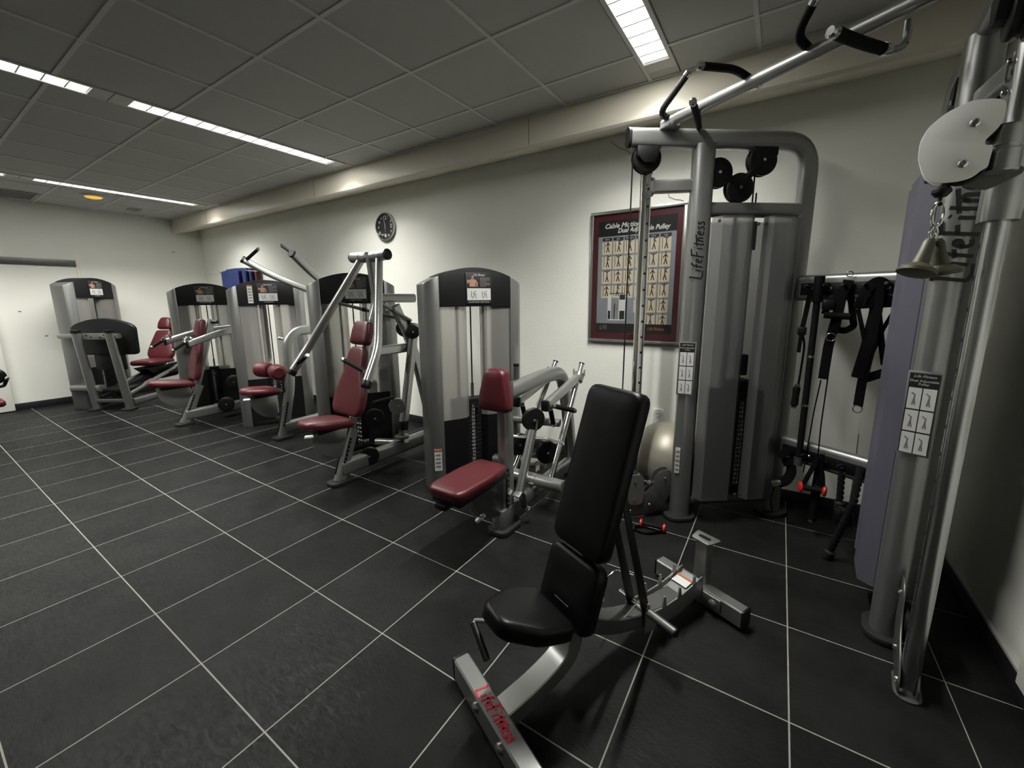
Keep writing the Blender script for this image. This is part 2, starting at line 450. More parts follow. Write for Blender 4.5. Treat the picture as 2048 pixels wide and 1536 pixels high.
# ------------------------------------------------------------------ ceiling: boards in a T-bar grid
ceiling = mk('ceiling', G().b2(XL-0.15, XR+0.15, YF-0.15, YB+0.15, ZC+0.28, ZC+0.36), 'ceiling_board', kind='structure', smooth=0)
CP = 0.6; CGX, CGY = -1.43, 2.622
LUM_X = (-0.745, -3.93, -7.13); LUM_Y = (1.978, 0.226, -1.526); LUM_L, LUM_W = 1.545, 0.145
ct = tile_mesh('ceiling_tile', CP, 0.016, 0.0, 0.016, 'ceiling_board', 0.003)
def holes(cells):
    """ceiling boards are cut where a luminaire sits"""
    for a, b, c, d in cells:
        parts = [(a, b, c, d)]
        for lx in LUM_X:
            x0, x1 = lx-LUM_W/2-0.022, lx+LUM_W/2+0.022
            for ly in (LUM_Y[:2] if lx != LUM_X[0] else LUM_Y[:1]):
                y0, y1 = ly-LUM_L/2-0.1, ly+LUM_L/2+0.1
                nxt = []
                for (p, q, r_, s_) in parts:
                    if p < x1 and q > x0 and r_ < y1 and s_ > y0:
                        if p < x0: nxt.append((p, x0, r_, s_))
                        if q > x1: nxt.append((x1, q, r_, s_))
                        if r_ < y0: nxt.append((max(p, x0), min(q, x1), r_, y0))
                        if s_ > y1: nxt.append((max(p, x0), min(q, x1), y1, s_))
                    else: nxt.append((p, q, r_, s_))
                parts = nxt
        for t in parts:
            if t[1]-t[0] > 0.02 and t[3]-t[2] > 0.02: yield t
for a, b, c, d in holes(clipped_cells(XL, XR, YF, 2.962, CGX, CGY, CP)):
    o = bpy.data.objects.new('ceiling_tile', ct); COL.objects.link(o); o.parent = ceiling
    o.location = ((a+b)/2, (c+d)/2, ZC+0.004); o.scale = ((b-a)/CP, (d-c)/CP, 1)
# flip so the chamfer faces the room: boards hang with their face just above the bars
gx = CGX-math.floor((CGX-XL)/CP)*CP
while gx < XR:
    if not any(abs(gx-lx) < LUM_W/2+0.03 for lx in LUM_X[1:]):
        mk('grid_bar', G().b2(gx-0.011, gx+0.011, YF, 2.962, ZC-0.0015, ZC+0.03), 'ceiling_grid', ceiling, smooth=0)
    gx += CP
gy = CGY-math.floor((CGY-YF)/CP)*CP
while gy < 2.97:
    cuts = [XL]
    for lx in sorted(LUM_X):
        if any(abs(gy-ly) < LUM_L/2+0.105 for ly in (LUM_Y[:2] if lx != LUM_X[0] else LUM_Y[:1])): cuts += [lx-LUM_W/2-0.02, lx+LUM_W/2+0.02]
    cuts.append(XR)
    for k in range(0, len(cuts), 2):
        mk('grid_bar', G().b2(cuts[k], cuts[k+1], gy-0.011, gy+0.011, ZC-0.001, ZC+0.03), 'ceiling_grid', ceiling, smooth=0)
    gy += CP
mk('edge_bar', G().b2(XL, XR, 2.945, 2.965, ZC-0.002, ZC+0.03), 'ceiling_grid', ceiling, smooth=0)

# ------------------------------------------------------------------ recessed fluorescent luminaires
def luminaire(lx, ly, label):
    t = thing('ceiling_light', (lx, ly, ZC), label, 'ceiling light', 'recessed louvre luminaires in the ceiling')
    w2, l2, zt = LUM_W/2, LUM_L/2, ZC+0.085
    # rim
    g = G()
    g.b2(lx-w2-0.022, lx-w2, ly-l2-0.1, ly+l2+0.1, ZC-0.003, ZC+0.012); mk('rim', g, 'ceiling_grid', t, smooth=0)
    g = G(); g.b2(lx+w2, lx+w2+0.022, ly-l2-0.1, ly+l2+0.1, ZC-0.003, ZC+0.012); mk('rim', g, 'ceiling_grid', t, smooth=0)
    for e in (-1, 1):
        y0, y1 = sorted((ly+e*(l2+0.1), ly+e*l2))
        mk('end_plate', G().b2(lx-w2, lx+w2, y0, y1, ZC-0.001, ZC+0.012), 'ceiling_grid', t, smooth=0)
        mk('end_reflector', G().b2(lx-w2, lx+w2, ly+e*l2-0.003, ly+e*l2+0.003, ZC+0.012, zt), 'reflector', t, smooth=0)
    mk('housing', G().b2(lx-w2-0.01, lx+w2+0.01, ly-l2-0.01, ly+l2+0.01, zt, zt+0.01), 'reflector', t, smooth=0)
    for e in (-1, 1):      # curved side reflectors
        pts = [(lx+e*w2, ly-l2, ZC), (lx+e*w2*0.97, ly-l2, ZC+0.03), (lx+e*w2*0.86, ly-l2, ZC+0.06), (lx+e*w2*0.62, ly-l2, zt)]
        back = [(p[0]+e*0.004, p[1], p[2]) for p in reversed(pts)]
        mk('side_reflector', G().prism(pts+back, (0, LUM_L, 0)), 'reflector', t, smooth=0)
    mk('lamp_tube', G().tube([(lx, ly-l2+0.03, ZC+0.05), (lx, ly+l2-0.03, ZC+0.05)], circ(0.013, 8), (1,0,0)), 'tube_glow', t)
    for nm, spread, frac in (('lamp_beam', BEAM_SPREAD, 1-SPILL), ('lamp_spill', 180.0, SPILL)):
        ld = bpy.data.lights.new(nm, 'AREA'); ld.shape = 'RECTANGLE'; ld.size = 0.035; ld.size_y = LUM_L-0.02
        ld.energy = LAMP_WATT*frac; ld.spread = math.radians(spread); ld.color = (1.0, 0.985, 0.925)
        lo = bpy.data.objects.new(nm, ld); COL.objects.link(lo); lo.parent = t; lo.location = (0, 0, -0.001)
    n = 15; src = None
    for k in range(1, n):
        y = ly-l2+k*LUM_L/n
        if src is None:
            src = mk('louvre_blade', G().b2(lx-w2*0.98, lx+w2*0.98, y-0.0035, y+0.0035, ZC+0.002, ZC+0.036), 'reflector', t, smooth=0, origin=(lx, y, ZC))
        else:
            inst(src, 'louvre_blade', t, (0, y-ly, 0))
    return t
_LL = {(0,0): 'luminaire nearest the pull-up bar, its louvre cells plainly seen', (0,1): 'luminaire over the floor in front of the black bench', (0,2): 'luminaire behind the viewer beside the right wall',
       (1,0): 'long bright luminaire in the ceiling above the wall clock', (1,1): 'luminaire at the left edge, in line with the one above the clock', (1,2): 'middle luminaire of the row behind the viewer',
       (2,0): 'farthest bright luminaire, running to the duct near the corner', (2,1): 'short lit end of luminaire at the far left edge', (2,2): 'luminaire behind the viewer near the far left wall'}
for i, lx in enumerate(LUM_X):
    for j, ly in enumerate(LUM_Y):
        if j == 2 or (i == 0 and j > 0): continue
        luminaire(lx, ly, _LL[(i, j)])
al = thing('ceiling_lamp', (-7.57, 1.78, ZC), 'small round amber lamp glowing on the far ceiling', 'ceiling lamp')
mk('lamp_ring', G().lathe((-7.57,1.78,ZC), (0,0,-1), [(0.105,0),(0.105,0.012),(0.09,0.02)], 24), 'ceiling_grid', al)
mk('lamp_dome', G().lathe((-7.57,1.78,ZC-0.018), (0,0,-1), [(0.088,0),(0.075,0.012),(0.04,0.02),(0,0.022)], 24), 'amber_glow', al)
def vent(x0, x1, y0, y1, label, n):
    t = thing('ceiling_vent', ((x0+x1)/2, (y0+y1)/2, ZC), label, 'air vent')
    for (a, b, c, d) in ((x0,x1,y0,y0+0.02),(x0,x1,y1-0.02,y1),(x0,x0+0.02,y0+0.02,y1-0.02),(x1-0.02,x1,y0+0.02,y1-0.02)):
        mk('frame', G().b2(a, b, c, d, ZC-0.012, ZC-0.001), 'vent_metal', t, smooth=0)
    mk('backing', G().b2(x0+0.02, x1-0.02, y0+0.02, y1-0.02, ZC-0.003, ZC-0.0018), 'dark_steel', t, smooth=0)
    for k in range(n):
        x = x0+0.03+(x1-x0-0.06)*k/(n-1)
        mk('slat', G().b2(x-0.005, x+0.005, y0+0.02, y1-0.02, ZC-0.01, ZC-0.0035), 'vent_metal', t, smooth=0)
vent(-8.5, -8.0, 0.75, 1.38, 'square slatted air vent in the ceiling at the far left', 8)
vent(-8.30, -8.12, 2.28, 2.42, 'small air vent in the ceiling near the far corner', 4)

# ------------------------------------------------------------------ clock
CK = V((-3.895, YB, 2.285))
ck = thing('wall_clock', (CK.x, YB, CK.z-0.155), 'round black clock with silver rim high on the white wall', 'clock')
mk('rim', G().lathe(CK, (0,-1,0), [(0.155,0.0),(0.158,0.012),(0.156,0.035),(0.146,0.042),(0.140,0.036),(0.140,0.02)], 40), 'silver_light', ck)
mk('dial', G().disc(CK+V((0,-0.018,0)), (0,-1,0), 0.141, 0.008, 40), 'print_black', ck)
for h in range(1, 13):
    a = math.radians(90-30*h); big = h in (3, 6, 12)
    R = 0.098 if big else 0.11
    text('numeral', str(h), 0.062 if big else 0.032, CK+V((R*math.cos(a), -0.0228, R*math.sin(a))), (1,0,0), (0,0,1), 'white_plastic', ck, bold=0.0012)
def hand(ang, ln, wd, y):
    a = math.radians(90-ang); d = V((math.cos(a),0,math.sin(a))); s = V((-d.z,0,d.x))
    c = CK+V((0,y,0))
    mk('clock_hand', G().prism([c-d*0.02+s*wd/2, c-d*0.02-s*wd/2, c+d*ln-s*wd/3, c+d*ln+s*wd/3], (0,-0.001,0)), 'print_white', ck, smooth=0)
hand(352, 0.115, 0.006, -0.025); hand(350, 0.07, 0.009, -0.0235); hand(175, 0.06, 0.003, -0.0265)
mk('glass', G().disc(CK+V((0,-0.033,0)), (0,-1,0), 0.1395, 0.003, 40), 'glass_pane', ck)

# ------------------------------------------------------------------ framed poster
PX0, PX1, PZ0, PZ1 = -1.383, -0.634, 1.087, 2.141
ps = thing('poster', ((PX0+PX1)/2, YB, PZ0), 'framed red and grey exercise chart on the white wall', 'poster')
fw_ = 0.024
for (a, b, c, d) in ((PX0,PX1,PZ1-fw_,PZ1),(PX0,PX1,PZ0,PZ0+fw_),(PX0,PX0+fw_,PZ0+fw_,PZ1-fw_),(PX1-fw_,PX1,PZ0+fw_,PZ1-fw_)):
    mk('frame_bar', G().b2(a, b, YB-0.028, YB, c, d), 'silver_light', ps, bevel=0.003)
mk('mount', G().b2(PX0+fw_, PX1-fw_, YB-0.012, YB-0.004, PZ0+fw_, PZ1-fw_), 'poster_red', ps, smooth=0)
SX0, SX1, SZ0, SZ1 = PX0+0.068, PX1-0.068, PZ0+0.082, PZ1-0.075
yy = YB-0.0125
sheet = mk('chart_sheet', G().b2(SX0, SX1, yy-0.001, yy, SZ0, SZ1), 'poster_blue', ps, smooth=0)
mk('title_band', G().b2(SX0, SX1, yy-0.0016, yy-0.001, SZ1-0.12, SZ1), 'header_plastic', sheet, smooth=0)
mk('foot_band', G().b2(SX0, SX1, yy-0.0016, yy-0.001, SZ0, SZ0+0.075), 'header_plastic', sheet, smooth=0)
text('title', 'Cable Motion', 0.052, (SX0+0.05, yy-0.002, SZ1-0.042), (1,0,0), (0,0,1), 'print_white', sheet, 0.3, 'LEFT', bold=0.0012)
text('title', 'Dual Adjustable Pulley', 0.05, (SX0+0.16, yy-0.002, SZ1-0.083), (1,0,0), (0,0,1), 'print_white', sheet, 0.3, 'LEFT', sx=0.88, bold=0.0012)
text('foot_logo', 'Life Fitness', 0.036, (SX1-0.12, yy-0.002, SZ0+0.038), (1,0,0), (0,0,1), 'print_orange', sheet, 0.4, sx=0.8)
text('foot_logo', 'LFS', 0.045, (SX0+0.06, yy-0.002, SZ0+0.038), (1,0,0), (0,0,1), 'print_grey', sheet, 0.2)
cw = (SX1-SX0-0.06)/6; ch_ = 0.112
cell = None; fig = []
def figure(kind):
    g = G()
    for (pts) in ([(0,0.012),(0,0.05)], [(0,0.012),(-0.012,-0.03)], [(0,0.012),(0.012,-0.03)],
                  ([(0,0.045),(0.024,0.062)] if kind else [(0,0.045),(-0.02,0.02)]), ([(0,0.045),(-0.024,0.06)] if kind == 2 else [(0,0.045),(0.016,0.024)])):
        a, b = [V((p[0], 0, p[1]-0.004)) for p in pts]
        g.tube([a, b], [(0.0003,0.0036),(-0.0003,0.0036),(-0.0003,-0.0036),(0.0003,-0.0036)], (0,1,0))
    g.disc((0,0,0.055), (0,1,0), 0.0055, 0.0006, 10)
    g.tube([V((-0.03,0,-0.036)), V((-0.03,0,0.05))], [(0.0003,0.002),(-0.0003,0.002),(-0.0003,-0.002),(0.0003,-0.002)], (0,1,0))
    return g
rows = [(0,6),(0,6),(0,6),(0,6),(3,6),(4,6)]
heads = ['Chest','Back','Shoulders','Arms','Core','Legs']
ncell = 0; fsrc = {}
for r_, (c0, c1) in enumerate(rows):
    for c_ in range(c0, c1):
        x = SX0+0.03+cw*(c_+0.5); z = SZ1-0.165-0.117*r_-0.0585+0.012
        if cell is None:
            cell = mk('photo', G().b2(x-cw*0.44, x+cw*0.44, yy-0.0015, yy-0.001, z-0.05, z+0.05), 'print_beige', ps, smooth=0, origin=(x, yy, z)); o = cell; ob0 = V((x, yy, z))-wloc(ps)
        else:
            o = inst(cell, 'photo', ps, V((x, yy, z))-wloc(ps))
        kind = (ncell*7+r_) % 3
        if kind not in fsrc:
            g = figure(kind); 
            fsrc[kind] = mk('figure', G().add([V(v)+V((x+0.006, yy-0.0018, z)) for v in g.v], g.f), 'print_black', o, smooth=0, origin=(x, yy, z), kind='stuff')
        else:
            inst(fsrc[kind], 'figure', o, (0, 0, 0))
        ncell += 1
for c_ in range(6):
    x = SX0+0.03+cw*(c_+0.5)
    hb = mk('column_header', G().b2(x-cw*0.44, x+cw*0.44, yy-0.0015, yy-0.001, SZ1-0.155, SZ1-0.132), 'print_black', ps, smooth=0)
    text('heading', heads[c_], 0.016, (x, yy-0.002, SZ1-0.1435), (1,0,0), (0,0,1), 'print_white', hb, 0.2)
# drawing of the machine at the lower left of the chart
g = G(); bx, bz = SX0+0.17, SZ0+0.20
for (dx, dz, w_, h_) in ((-0.085,0,0.012,0.2),(-0.055,0,0.03,0.18),(0.055,0,0.05,0.2),(0.09,0,0.012,0.2)):
    pass
mk('chart_drawing', G().b2(bx-0.075, bx-0.045, yy-0.0016, yy-0.001, bz-0.1, bz+0.11), 'print_white', sheet, smooth=0)
mk('chart_drawing', G().b2(bx+0.02, bx+0.075, yy-0.0016, yy-0.001, bz-0.1, bz+0.11), 'print_white', sheet, smooth=0)
mk('chart_drawing', G().b2(bx+0.028, bx+0.07, yy-0.002, yy-0.0016, bz-0.09, bz-0.02), 'print_black', sheet, smooth=0)
mk('chart_drawing', G().b2(bx+0.025, bx+0.072, yy-0.002, yy-0.0016, bz+0.07, bz+0.11), 'print_black', sheet, smooth=0)
mk('chart_drawing', G().b2(bx-0.07, bx-0.05, yy-0.002, yy-0.0016, bz-0.09, bz-0.02), 'print_black', sheet, smooth=0)
mk('chart_drawing', G().b2(bx-0.045, bx+0.02, yy-0.0016, yy-0.001, bz-0.1, bz-0.09), 'print_white', sheet, smooth=0)
mk('chart_drawing', G().b2(bx-0.02, bx-0.012, yy-0.002, yy-0.001, bz-0.09, bz+0.04), 'print_black', sheet, smooth=0)
mk('chart_drawing', G().b2(bx-0.012, bx+0.012, yy-0.002, yy-0.001, bz-0.02, bz+0.04), 'print_grey', sheet, smooth=0)
mk('chart_drawing', G().b2(bx-0.06, bx+0.06, yy-0.0018, yy-0.001, bz+0.118, bz+0.124), 'print_black', sheet, smooth=0)
mk('glass', G().b2(PX0+fw_, PX1-fw_, YB-0.021, YB-0.0185, PZ0+fw_, PZ1-fw_), 'glass_pane', ps, smooth=0)

# ------------------------------------------------------------------ wall socket
sk = V((-0.765, YB, 0.484))
so = thing('wall_socket', sk-V((0,0,0.075)), 'white double wall socket above the silver ball', 'socket')
mk('plate', G().box(sk+V((0,-0.006,0)), (0.082,0.012,0.152)), 'white_plastic', so, bevel=0.004)
for dz in (0.036, -0.036):
    mk('insert_ring', G().disc(sk+V((0,-0.0125,dz)), (0,-1,0), 0.031, 0.002, 24), 'print_grey', so)
    mk('insert', G().disc(sk+V((0,-0.0132,dz)), (0,-1,0), 0.0285, 0.002, 24), 'white_plastic', so)
    for dx in (-0.01, 0.01):
        mk('pin_hole', G().disc(sk+V((dx,-0.0145,dz)), (0,1,0), 0.004, 0.002, 10), 'black_plastic', so)

# ------------------------------------------------------------------ exercise ball behind the cable machine
BC = V((-0.615, 3.085, 0.27))
n = 28
prof = [(0.27*math.sin(math.pi*i/n), -0.27*math.cos(math.pi*i/n)) for i in range(n+1)]
prof[0] = (0, -0.27); prof[-1] = (0, 0.27)
ball = thing('exercise_ball', (BC.x, BC.y, 0), 'silver grey exercise ball against the wall behind the cable column', 'exercise ball')
# faint moulded rings round the ball
prof2 = [(r+0.0012*math.sin(i*2.2) if 0 < i < n else 0, h) for i, (r, h) in enumerate(prof)]
mk('ball_skin', G().lathe(BC, (0.15,0.1,1), prof2, 48), 'ball_vinyl', ball, smooth=1.2)
_d = (V((-0.72,2.6,0.12))-BC).normalized(); _X = V((-1,0.2,-0.25)); _X = (_X-_d*_X.dot(_d)).normalized(); _Y = _d.cross(_X)*1
text('ball_print', '@ toorx', 0.05, BC+_d*0.2735, _X, _Y, 'logo_black', ball, 0.2)
mk('valve', G().disc(BC+V((0.2,-0.15,0.11)).normalized()*0.27, (0.2,-0.15,0.11), 0.008, 0.004, 12), 'ball_vinyl', ball)

# ------------------------------------------------------------------ exercise mats on a wall hook rail
hr = thing('hook_rail', (-7.6, YB, 1.9), 'thin steel hook rail on the far back wall holding mats', 'hook rail')
mk('rail_plate', G().b2(-7.85, -6.7, YB-0.008, YB, 1.90, 1.93), 'dark_steel', hr, bevel=0.002)
for xx in (-7.62, -6.78):
    mk('hook', G().rod(fil([(xx,YB-0.004,1.915),(xx,YB-0.24,1.915),(xx,YB-0.25,1.94)], 0.02), 0.005, 8), 'chrome', hr)
mk('hook', G().rod([(-8.28,YB-0.12,1.91),(-7.62,YB-0.12,1.915)], 0.005, 8), 'chrome', hr)
def mat_pad(y0, y1, x0, x1, z0, z1, m, label, dz):
    t = thing('exercise_mat', ((x0+x1)/2, (y0+y1)/2, z0), label, 'exercise mat', 'mats hanging on the wall rail')
    out = fil([(x0,0,z0),(x1,0,z0),(x1,0,z1-dz),((x0+x1)/2,0,z1),(x0,0,z1-dz)], 0.04, 4, True)
    mk('mat_body', G().prism([(p.x, y0, p.z) for p in out], (0, y1-y0, 0)), m, t, bevel=0.006)
    for xx in (x0+0.12, x1-0.12):
        mk('eyelet', G().lathe((xx, y0-0.001, z1-0.06), (0,-1,0), [(0.018,0),(0.018,0.004),(0.01,0.004),(0.01,0)], 14), 'dark_steel', t)
mat_pad(YB-0.235, YB-0.195, -7.60, -7.03, 0.60, 1.945, 'blue_foam', 'front blue mat hanging on the wall rail', 0.01)
mat_pad(YB-0.185, YB-0.145, -7.56, -6.92, 0.58, 1.975, 'blue_foam', 'second blue mat on the rail, behind the front one', 0.01)
mat_pad(YB-0.135, YB-0.095, -7.52, -6.86, 0.60, 1.975, 'blue_foam', 'third blue mat on the rail, next to the red mat', 0.01)
mat_pad(YB-0.085, YB-0.045, -7.50, -6.80, 0.60, 1.965, 'red_foam', 'dark red mat on the wall rail behind the blue mats', 0.01)

# ------------------------------------------------------------------ selectorized machines: shared tower
UP = V((0,0,1))
def tower(root, L, b=30.0, W=0.56, top=1.67, title='', z_stack=0.66, warn=False, tall=1.0):
    """weight tower: L is the front edge of its left rail on the floor, b its turn away from +Y"""
    b = math.radians(b); f = V((math.sin(b), math.cos(b), 0)); n = V((math.cos(b), -math.sin(b), 0))
    M = V((L[0], L[1], 0))+f*(W/2)
    P = lambda x, y, z: M+f*x-n*y+UP*z
    ext, back, dep = 0.105, 0.045, 0.24
    arch = lambda x: top-0.765*x*x
    hz = top-0.275                                   # lower edge of the dark header
    for s in (-1, 1):                                # curved silver side rails
        plan = [(W/2, 0.0), (W/2+0.045, 0.006), (W/2+0.085, 0.022), (W/2+ext, back), (W/2+ext, dep-0.03), (W/2+ext-0.03, dep), (W/2, dep)]
        g = G(); k = len(plan)
        vs = [P(s*x, y, 0.0) for x, y in plan]+[P(s*x, y, arch(x)) for x, y in plan]
        g.add(vs, [tuple(range(k)), tuple(range(k, 2*k))]+[(i, (i+1) % k, k+(i+1) % k, k+i) for i in range(k)])
        mk('side_rail', g, 'silver_paint', root, bevel=0.004, smooth=0.7)
    xs = [-W/2+W*i/14 for i in range(15)]            # dark arched header
    poly = [P(-W/2, 0.004, hz), P(W/2, 0.004, hz)]+[P(x, 0.004, arch(x)+0.004) for x in reversed(xs)]
    mk('header_panel', G().prism(poly, -n*(dep-0.01)), 'header_plastic', root, bevel=0.004, smooth=0.5)
    hs = 0.053                                       # half slot
    zl = 0.56
    for s in (-1, 1):                                # frosted covers either side of the cable slot
        pl = [(W/2-0.002, 0.022), (0.14, 0.026), (0.085, 0.034), (hs, 0.075), (hs+0.006, 0.078), (0.092, 0.04), (0.14, 0.032), (W/2-0.002, 0.028)]
        mk('front_cover', G().prism([P(s*x, y, zl) for x, y in pl], UP*(hz-zl)), 'frosted', root, smooth=0.7)
        mk('lower_cover', G().prism([P(s*x, y-0.004, 0.05) for x, y in pl], UP*(zl-0.05)), 'black_plastic', root, smooth=0.7)
        mk('guide_rod', G().rod([P(s*0.11, 0.13, 0.06), P(s*0.11, 0.13, hz+0.02)], 0.013, 10), 'dark_steel', root)
        mk('rear_strip', G().prism([P(s*(W/2-0.07), dep-0.02, 0.05), P(s*(W/2), dep-0.02, 0.05), P(s*(W/2), dep, 0.05), P(s*(W/2-0.07), dep, 0.05)], UP*(hz-0.05)), 'dark_steel', root, smooth=0)
    mk('base_sill', G().box(P(0, 0.12, 0.025), (W, 0.2, 0.05), (f, -n, UP)), 'black_plastic', root, bevel=0.004)
    src = None; N_ = int((z_stack-0.08)/0.034)
    for k in range(N_):
        z = 0.08+k*0.034
        if src is None:
            src = mk('weight_plate', G().box(P(0, 0.13, z+0.0155), (0.34, 0.10, 0.031), (f, -n, UP)), 'stack_plate', root, bevel=0.002, seg=1, origin=P(0, 0.13, z))
            o0 = src.location.copy()
        else:
            inst(src, 'weight_plate', root, o0+V((0, 0, k*0.034)))
    for s in (-1, 1):
        for k in range(0, N_, 1):
            pass
    tx = '\n'.join(str(5*(k+1)) for k in range(N_))
    text('weight_scale', tx, 0.0288, P(-0.018, 0.0785, 0.08+N_*0.034/2), f, UP, 'print_white', root)
    mk('lift_cable', G().rod([P(0, 0.13, z_stack), P(0, 0.13, hz+0.02)], 0.006, 8), 'black_plastic', root)
    mk('selector_stem', G().rod([P(0, 0.13, z_stack-0.05), P(0, 0.13, z_stack+0.09)], 0.012, 10), 'chrome', root)
    mk('selector_pin', G().rod([P(0.015, 0.085, z_stack-0.10), P(0.015, 0.035, z_stack-0.10)], 0.008, 10), 'chrome', root)
    # instruction placard on the header
    pc = P(0.02, -0.001, top-0.145)
    pw, ph = 0.205, 0.225
    pl = mk('placard', G().box(pc, (pw, 0.004, ph), (f, -n, UP)), 'print_black', root, bevel=0.003)
    q = lambda x, z: pc+f*x+n*0.0028+UP*z
    text('placard_brand', 'Life Fitness', 0.024, q(0.0, ph/2-0.018), f, UP, 'print_white', pl, 0.5, sx=0.85)
    # small muscle figure
    g = G()
    g.prism([q(-0.072, 0.012), q(-0.028, 0.012), q(-0.024, 0.05), q(-0.036, 0.066), q(-0.062, 0.066), q(-0.074, 0.05)], n*0.0006)
    mk('placard_figure', g, 'print_skin', pl, smooth=0)
    mk('placard_figure', G().disc(q(-0.049, 0.078), n, 0.0095, 0.001, 14), 'print_skin', pl)
    for (x0, z0, x1, z1) in ((-0.07,0.06,-0.088,0.035),(-0.088,0.035,-0.086,0.06),(-0.03,0.06,-0.012,0.035),(-0.012,0.035,-0.018,0.012)):
        mk('placard_figure', G().tube([q(x0,z0), q(x1,z1)], [(0.0004,0.005),(-0.0004,0.005),(-0.0004,-0.005),(0.0004,-0.005)], n), 'print_skin', pl, smooth=0)
    for k in range(8):
        ln = 0.08 if k % 4 != 3 else 0.05
        mk('placard_line', G().box(q(0.01+ln/2, 0.075-k*0.0085), (ln, 0.0006, 0.0035), (f, -n, UP)), 'print_grey', pl, smooth=0)
    dg = mk('diagram_panel', G().box(q(0, -0.042), (pw-0.02, 0.0012, 0.085), (f, -n, UP)), 'print_white', pl, smooth=0)
    for dx in (-0.045, 0.04):
        for (a0, b0, a1, b1) in ((-0.012,-0.03,0.006,-0.01),(0.006,-0.01,0.0,0.014),(0.0,0.012,0.018,0.0),(0.018,0.0,0.02,-0.03),(-0.015,0.022,-0.015,-0.02),(0.006,0.02,0.022,0.02)):
            mk('diagram_stroke', G().tube([q(dx+a0,-0.042+b0)+n*0.0008, q(dx+a1,-0.042+b1)+n*0.0008], [(0.0004,0.0028),(-0.0004,0.0028),(-0.0004,-0.0028),(0.0004,-0.0028)], n), 'print_grey', pl, smooth=0)
    if title:
        text('placard_title', title, 0.0175, q(0, -0.098), f, UP, 'print_white', pl, space=1.35, sx=0.75)
    if warn:
        wp = mk('warning_label', G().box(P(-0.155, 0.0005, top-0.155), (0.05, 0.003, 0.20), (f, -n, UP)), 'print_white', root, smooth=0)
        mk('warning_stripe', G().box(P(-0.155, -0.002, top-0.062), (0.05, 0.001, 0.014), (f, -n, UP)), 'print_orange', wp, smooth=0)
        for k in range(5):
            mk('warning_line', G().box(P(-0.155, -0.0015, top-0.10-k*0.032), (0.036, 0.001, 0.014), (f, -n, UP)), 'print_grey', wp, smooth=0)
    return P, f, n
def foot(root, c, lx, ly, h=0.03):
    out = [(c[0]+p[0], c[1]+p[1], 0) for p in rrect(lx, ly, min(lx, ly)*0.35, 4)]
    mk('rubber_foot', G().prism(out, (0,0,h)), 'rubber', root, bevel=0.005)
def grip(root, a, b, r=0.0165, tip=0.02, m='foam_grip', both=False):
    a, b = V(a), V(b); d = (b-a).normalized()
    mk('hand_grip', G().tube([a, b], circ(r, 14), d.orthogonal()), m, root)
    mk('grip_cap', G().lathe(b, d, [(r*1.06,-0.004),(r*1.06,tip*0.6),(r*0.8,tip),(0,tip)], 14), 'chrome', root)
    mk('grip_collar', G().lathe(a, -d, [(r*1.06,-0.012),(r*1.06,0.006),(r*0.6,0.008)], 14), 'chrome', root)
def pulley(root, c, ax, r=0.055, th=0.035, m='black_plastic', name='pulley'):
    ax = V(ax).normalized(); c = V(c)
    pu = mk(name, G().lathe(c-ax*th/2, ax, [(r*0.55,0),(r*0.94,0.002),(r,0.006),(r,th*0.3),(r*0.9,th*0.5),(r,th*0.7),(r,th-0.006),(r*0.94,th-0.002),(r*0.55,th)], 28), m, root)
    for s in (-1, 1):
        mk('axle_bolt', G().lathe(c+ax*s*th/2, ax*s, [(0.011,-0.002),(0.011,0.006),(0.008,0.009),(0,0.009)], 6), 'chrome', pu)
OVAL = rrect(0.06, 0.105, 0.029, 5)
SEATO = [(-0.085,-0.02),(0.085,-0.02),(0.15,0.10),(0.165,0.24),(0.15,0.34),(-0.15,0.34),(-0.165,0.24),(-0.15,0.10)]

def seat_unit(root, xc, y_front, y_back, z_front, z_back, white_lever=True):
    o = V((xc, y_front, z_front)); Vv = V((0, y_back-y_front, z_back-z_front)); ln = Vv.length; Vv.normalize()
    k = ln/0.36
    N_ = V((1,0,0)).cross(Vv)
    mk('seat_pad', G().cushion(o-N_*0.055, (1,0,0), Vv, N_, [(a*0.92, (b_+0.02)*k) for a, b_ in SEATO], 0.062, 0.028, 0.06, 0.012), 'red_vinyl', root, smooth=0.9)
    mk('seat_pan', G().box((xc, (y_front+y_back)/2+0.03, (z_front+z_back)/2-0.07), (0.16, (y_back-y_front)*0.7, 0.025)), 'black_plastic', root, bevel=0.006)
    # rounded shield plate hanging below the seat
    pts = [(xc+0.004, y_back-0.02, z_back-0.07), (xc+0.004, y_front+0.06, z_front-0.085)]
    for i in range(1, 8):
        a = math.pi*(1.0+i/14); pts.append((xc+0.004, y_back-0.02+math.cos(a)*(y_back-y_front-0.08)*1.0, z_back-0.07+math.sin(a)*0.24))
    pts.append((xc+0.004, y_back-0.02, z_back-0.31))
    mk('seat_shield', G().prism(pts, (0.012,0,0)), 'silver_paint', root, bevel=0.002)
    if white_lever:
        p0 = V((xc+0.03, y_front+0.10, z_front-0.075)); 
        mk('seat_lever', G().rod([p0, p0+V((0.04,-0.02,-0.02)), p0+V((0.06,-0.075,-0.02))], 0.005, 8), 'dark_steel', root)
        mk('lever_grip', G().lathe(p0+V((0.06,-0.07,-0.02)), (-0.25,-1,0.1), [(0.011,0),(0.013,0.008),(0.013,0.05),(0.010,0.056)], 14), 'white_plastic', root)
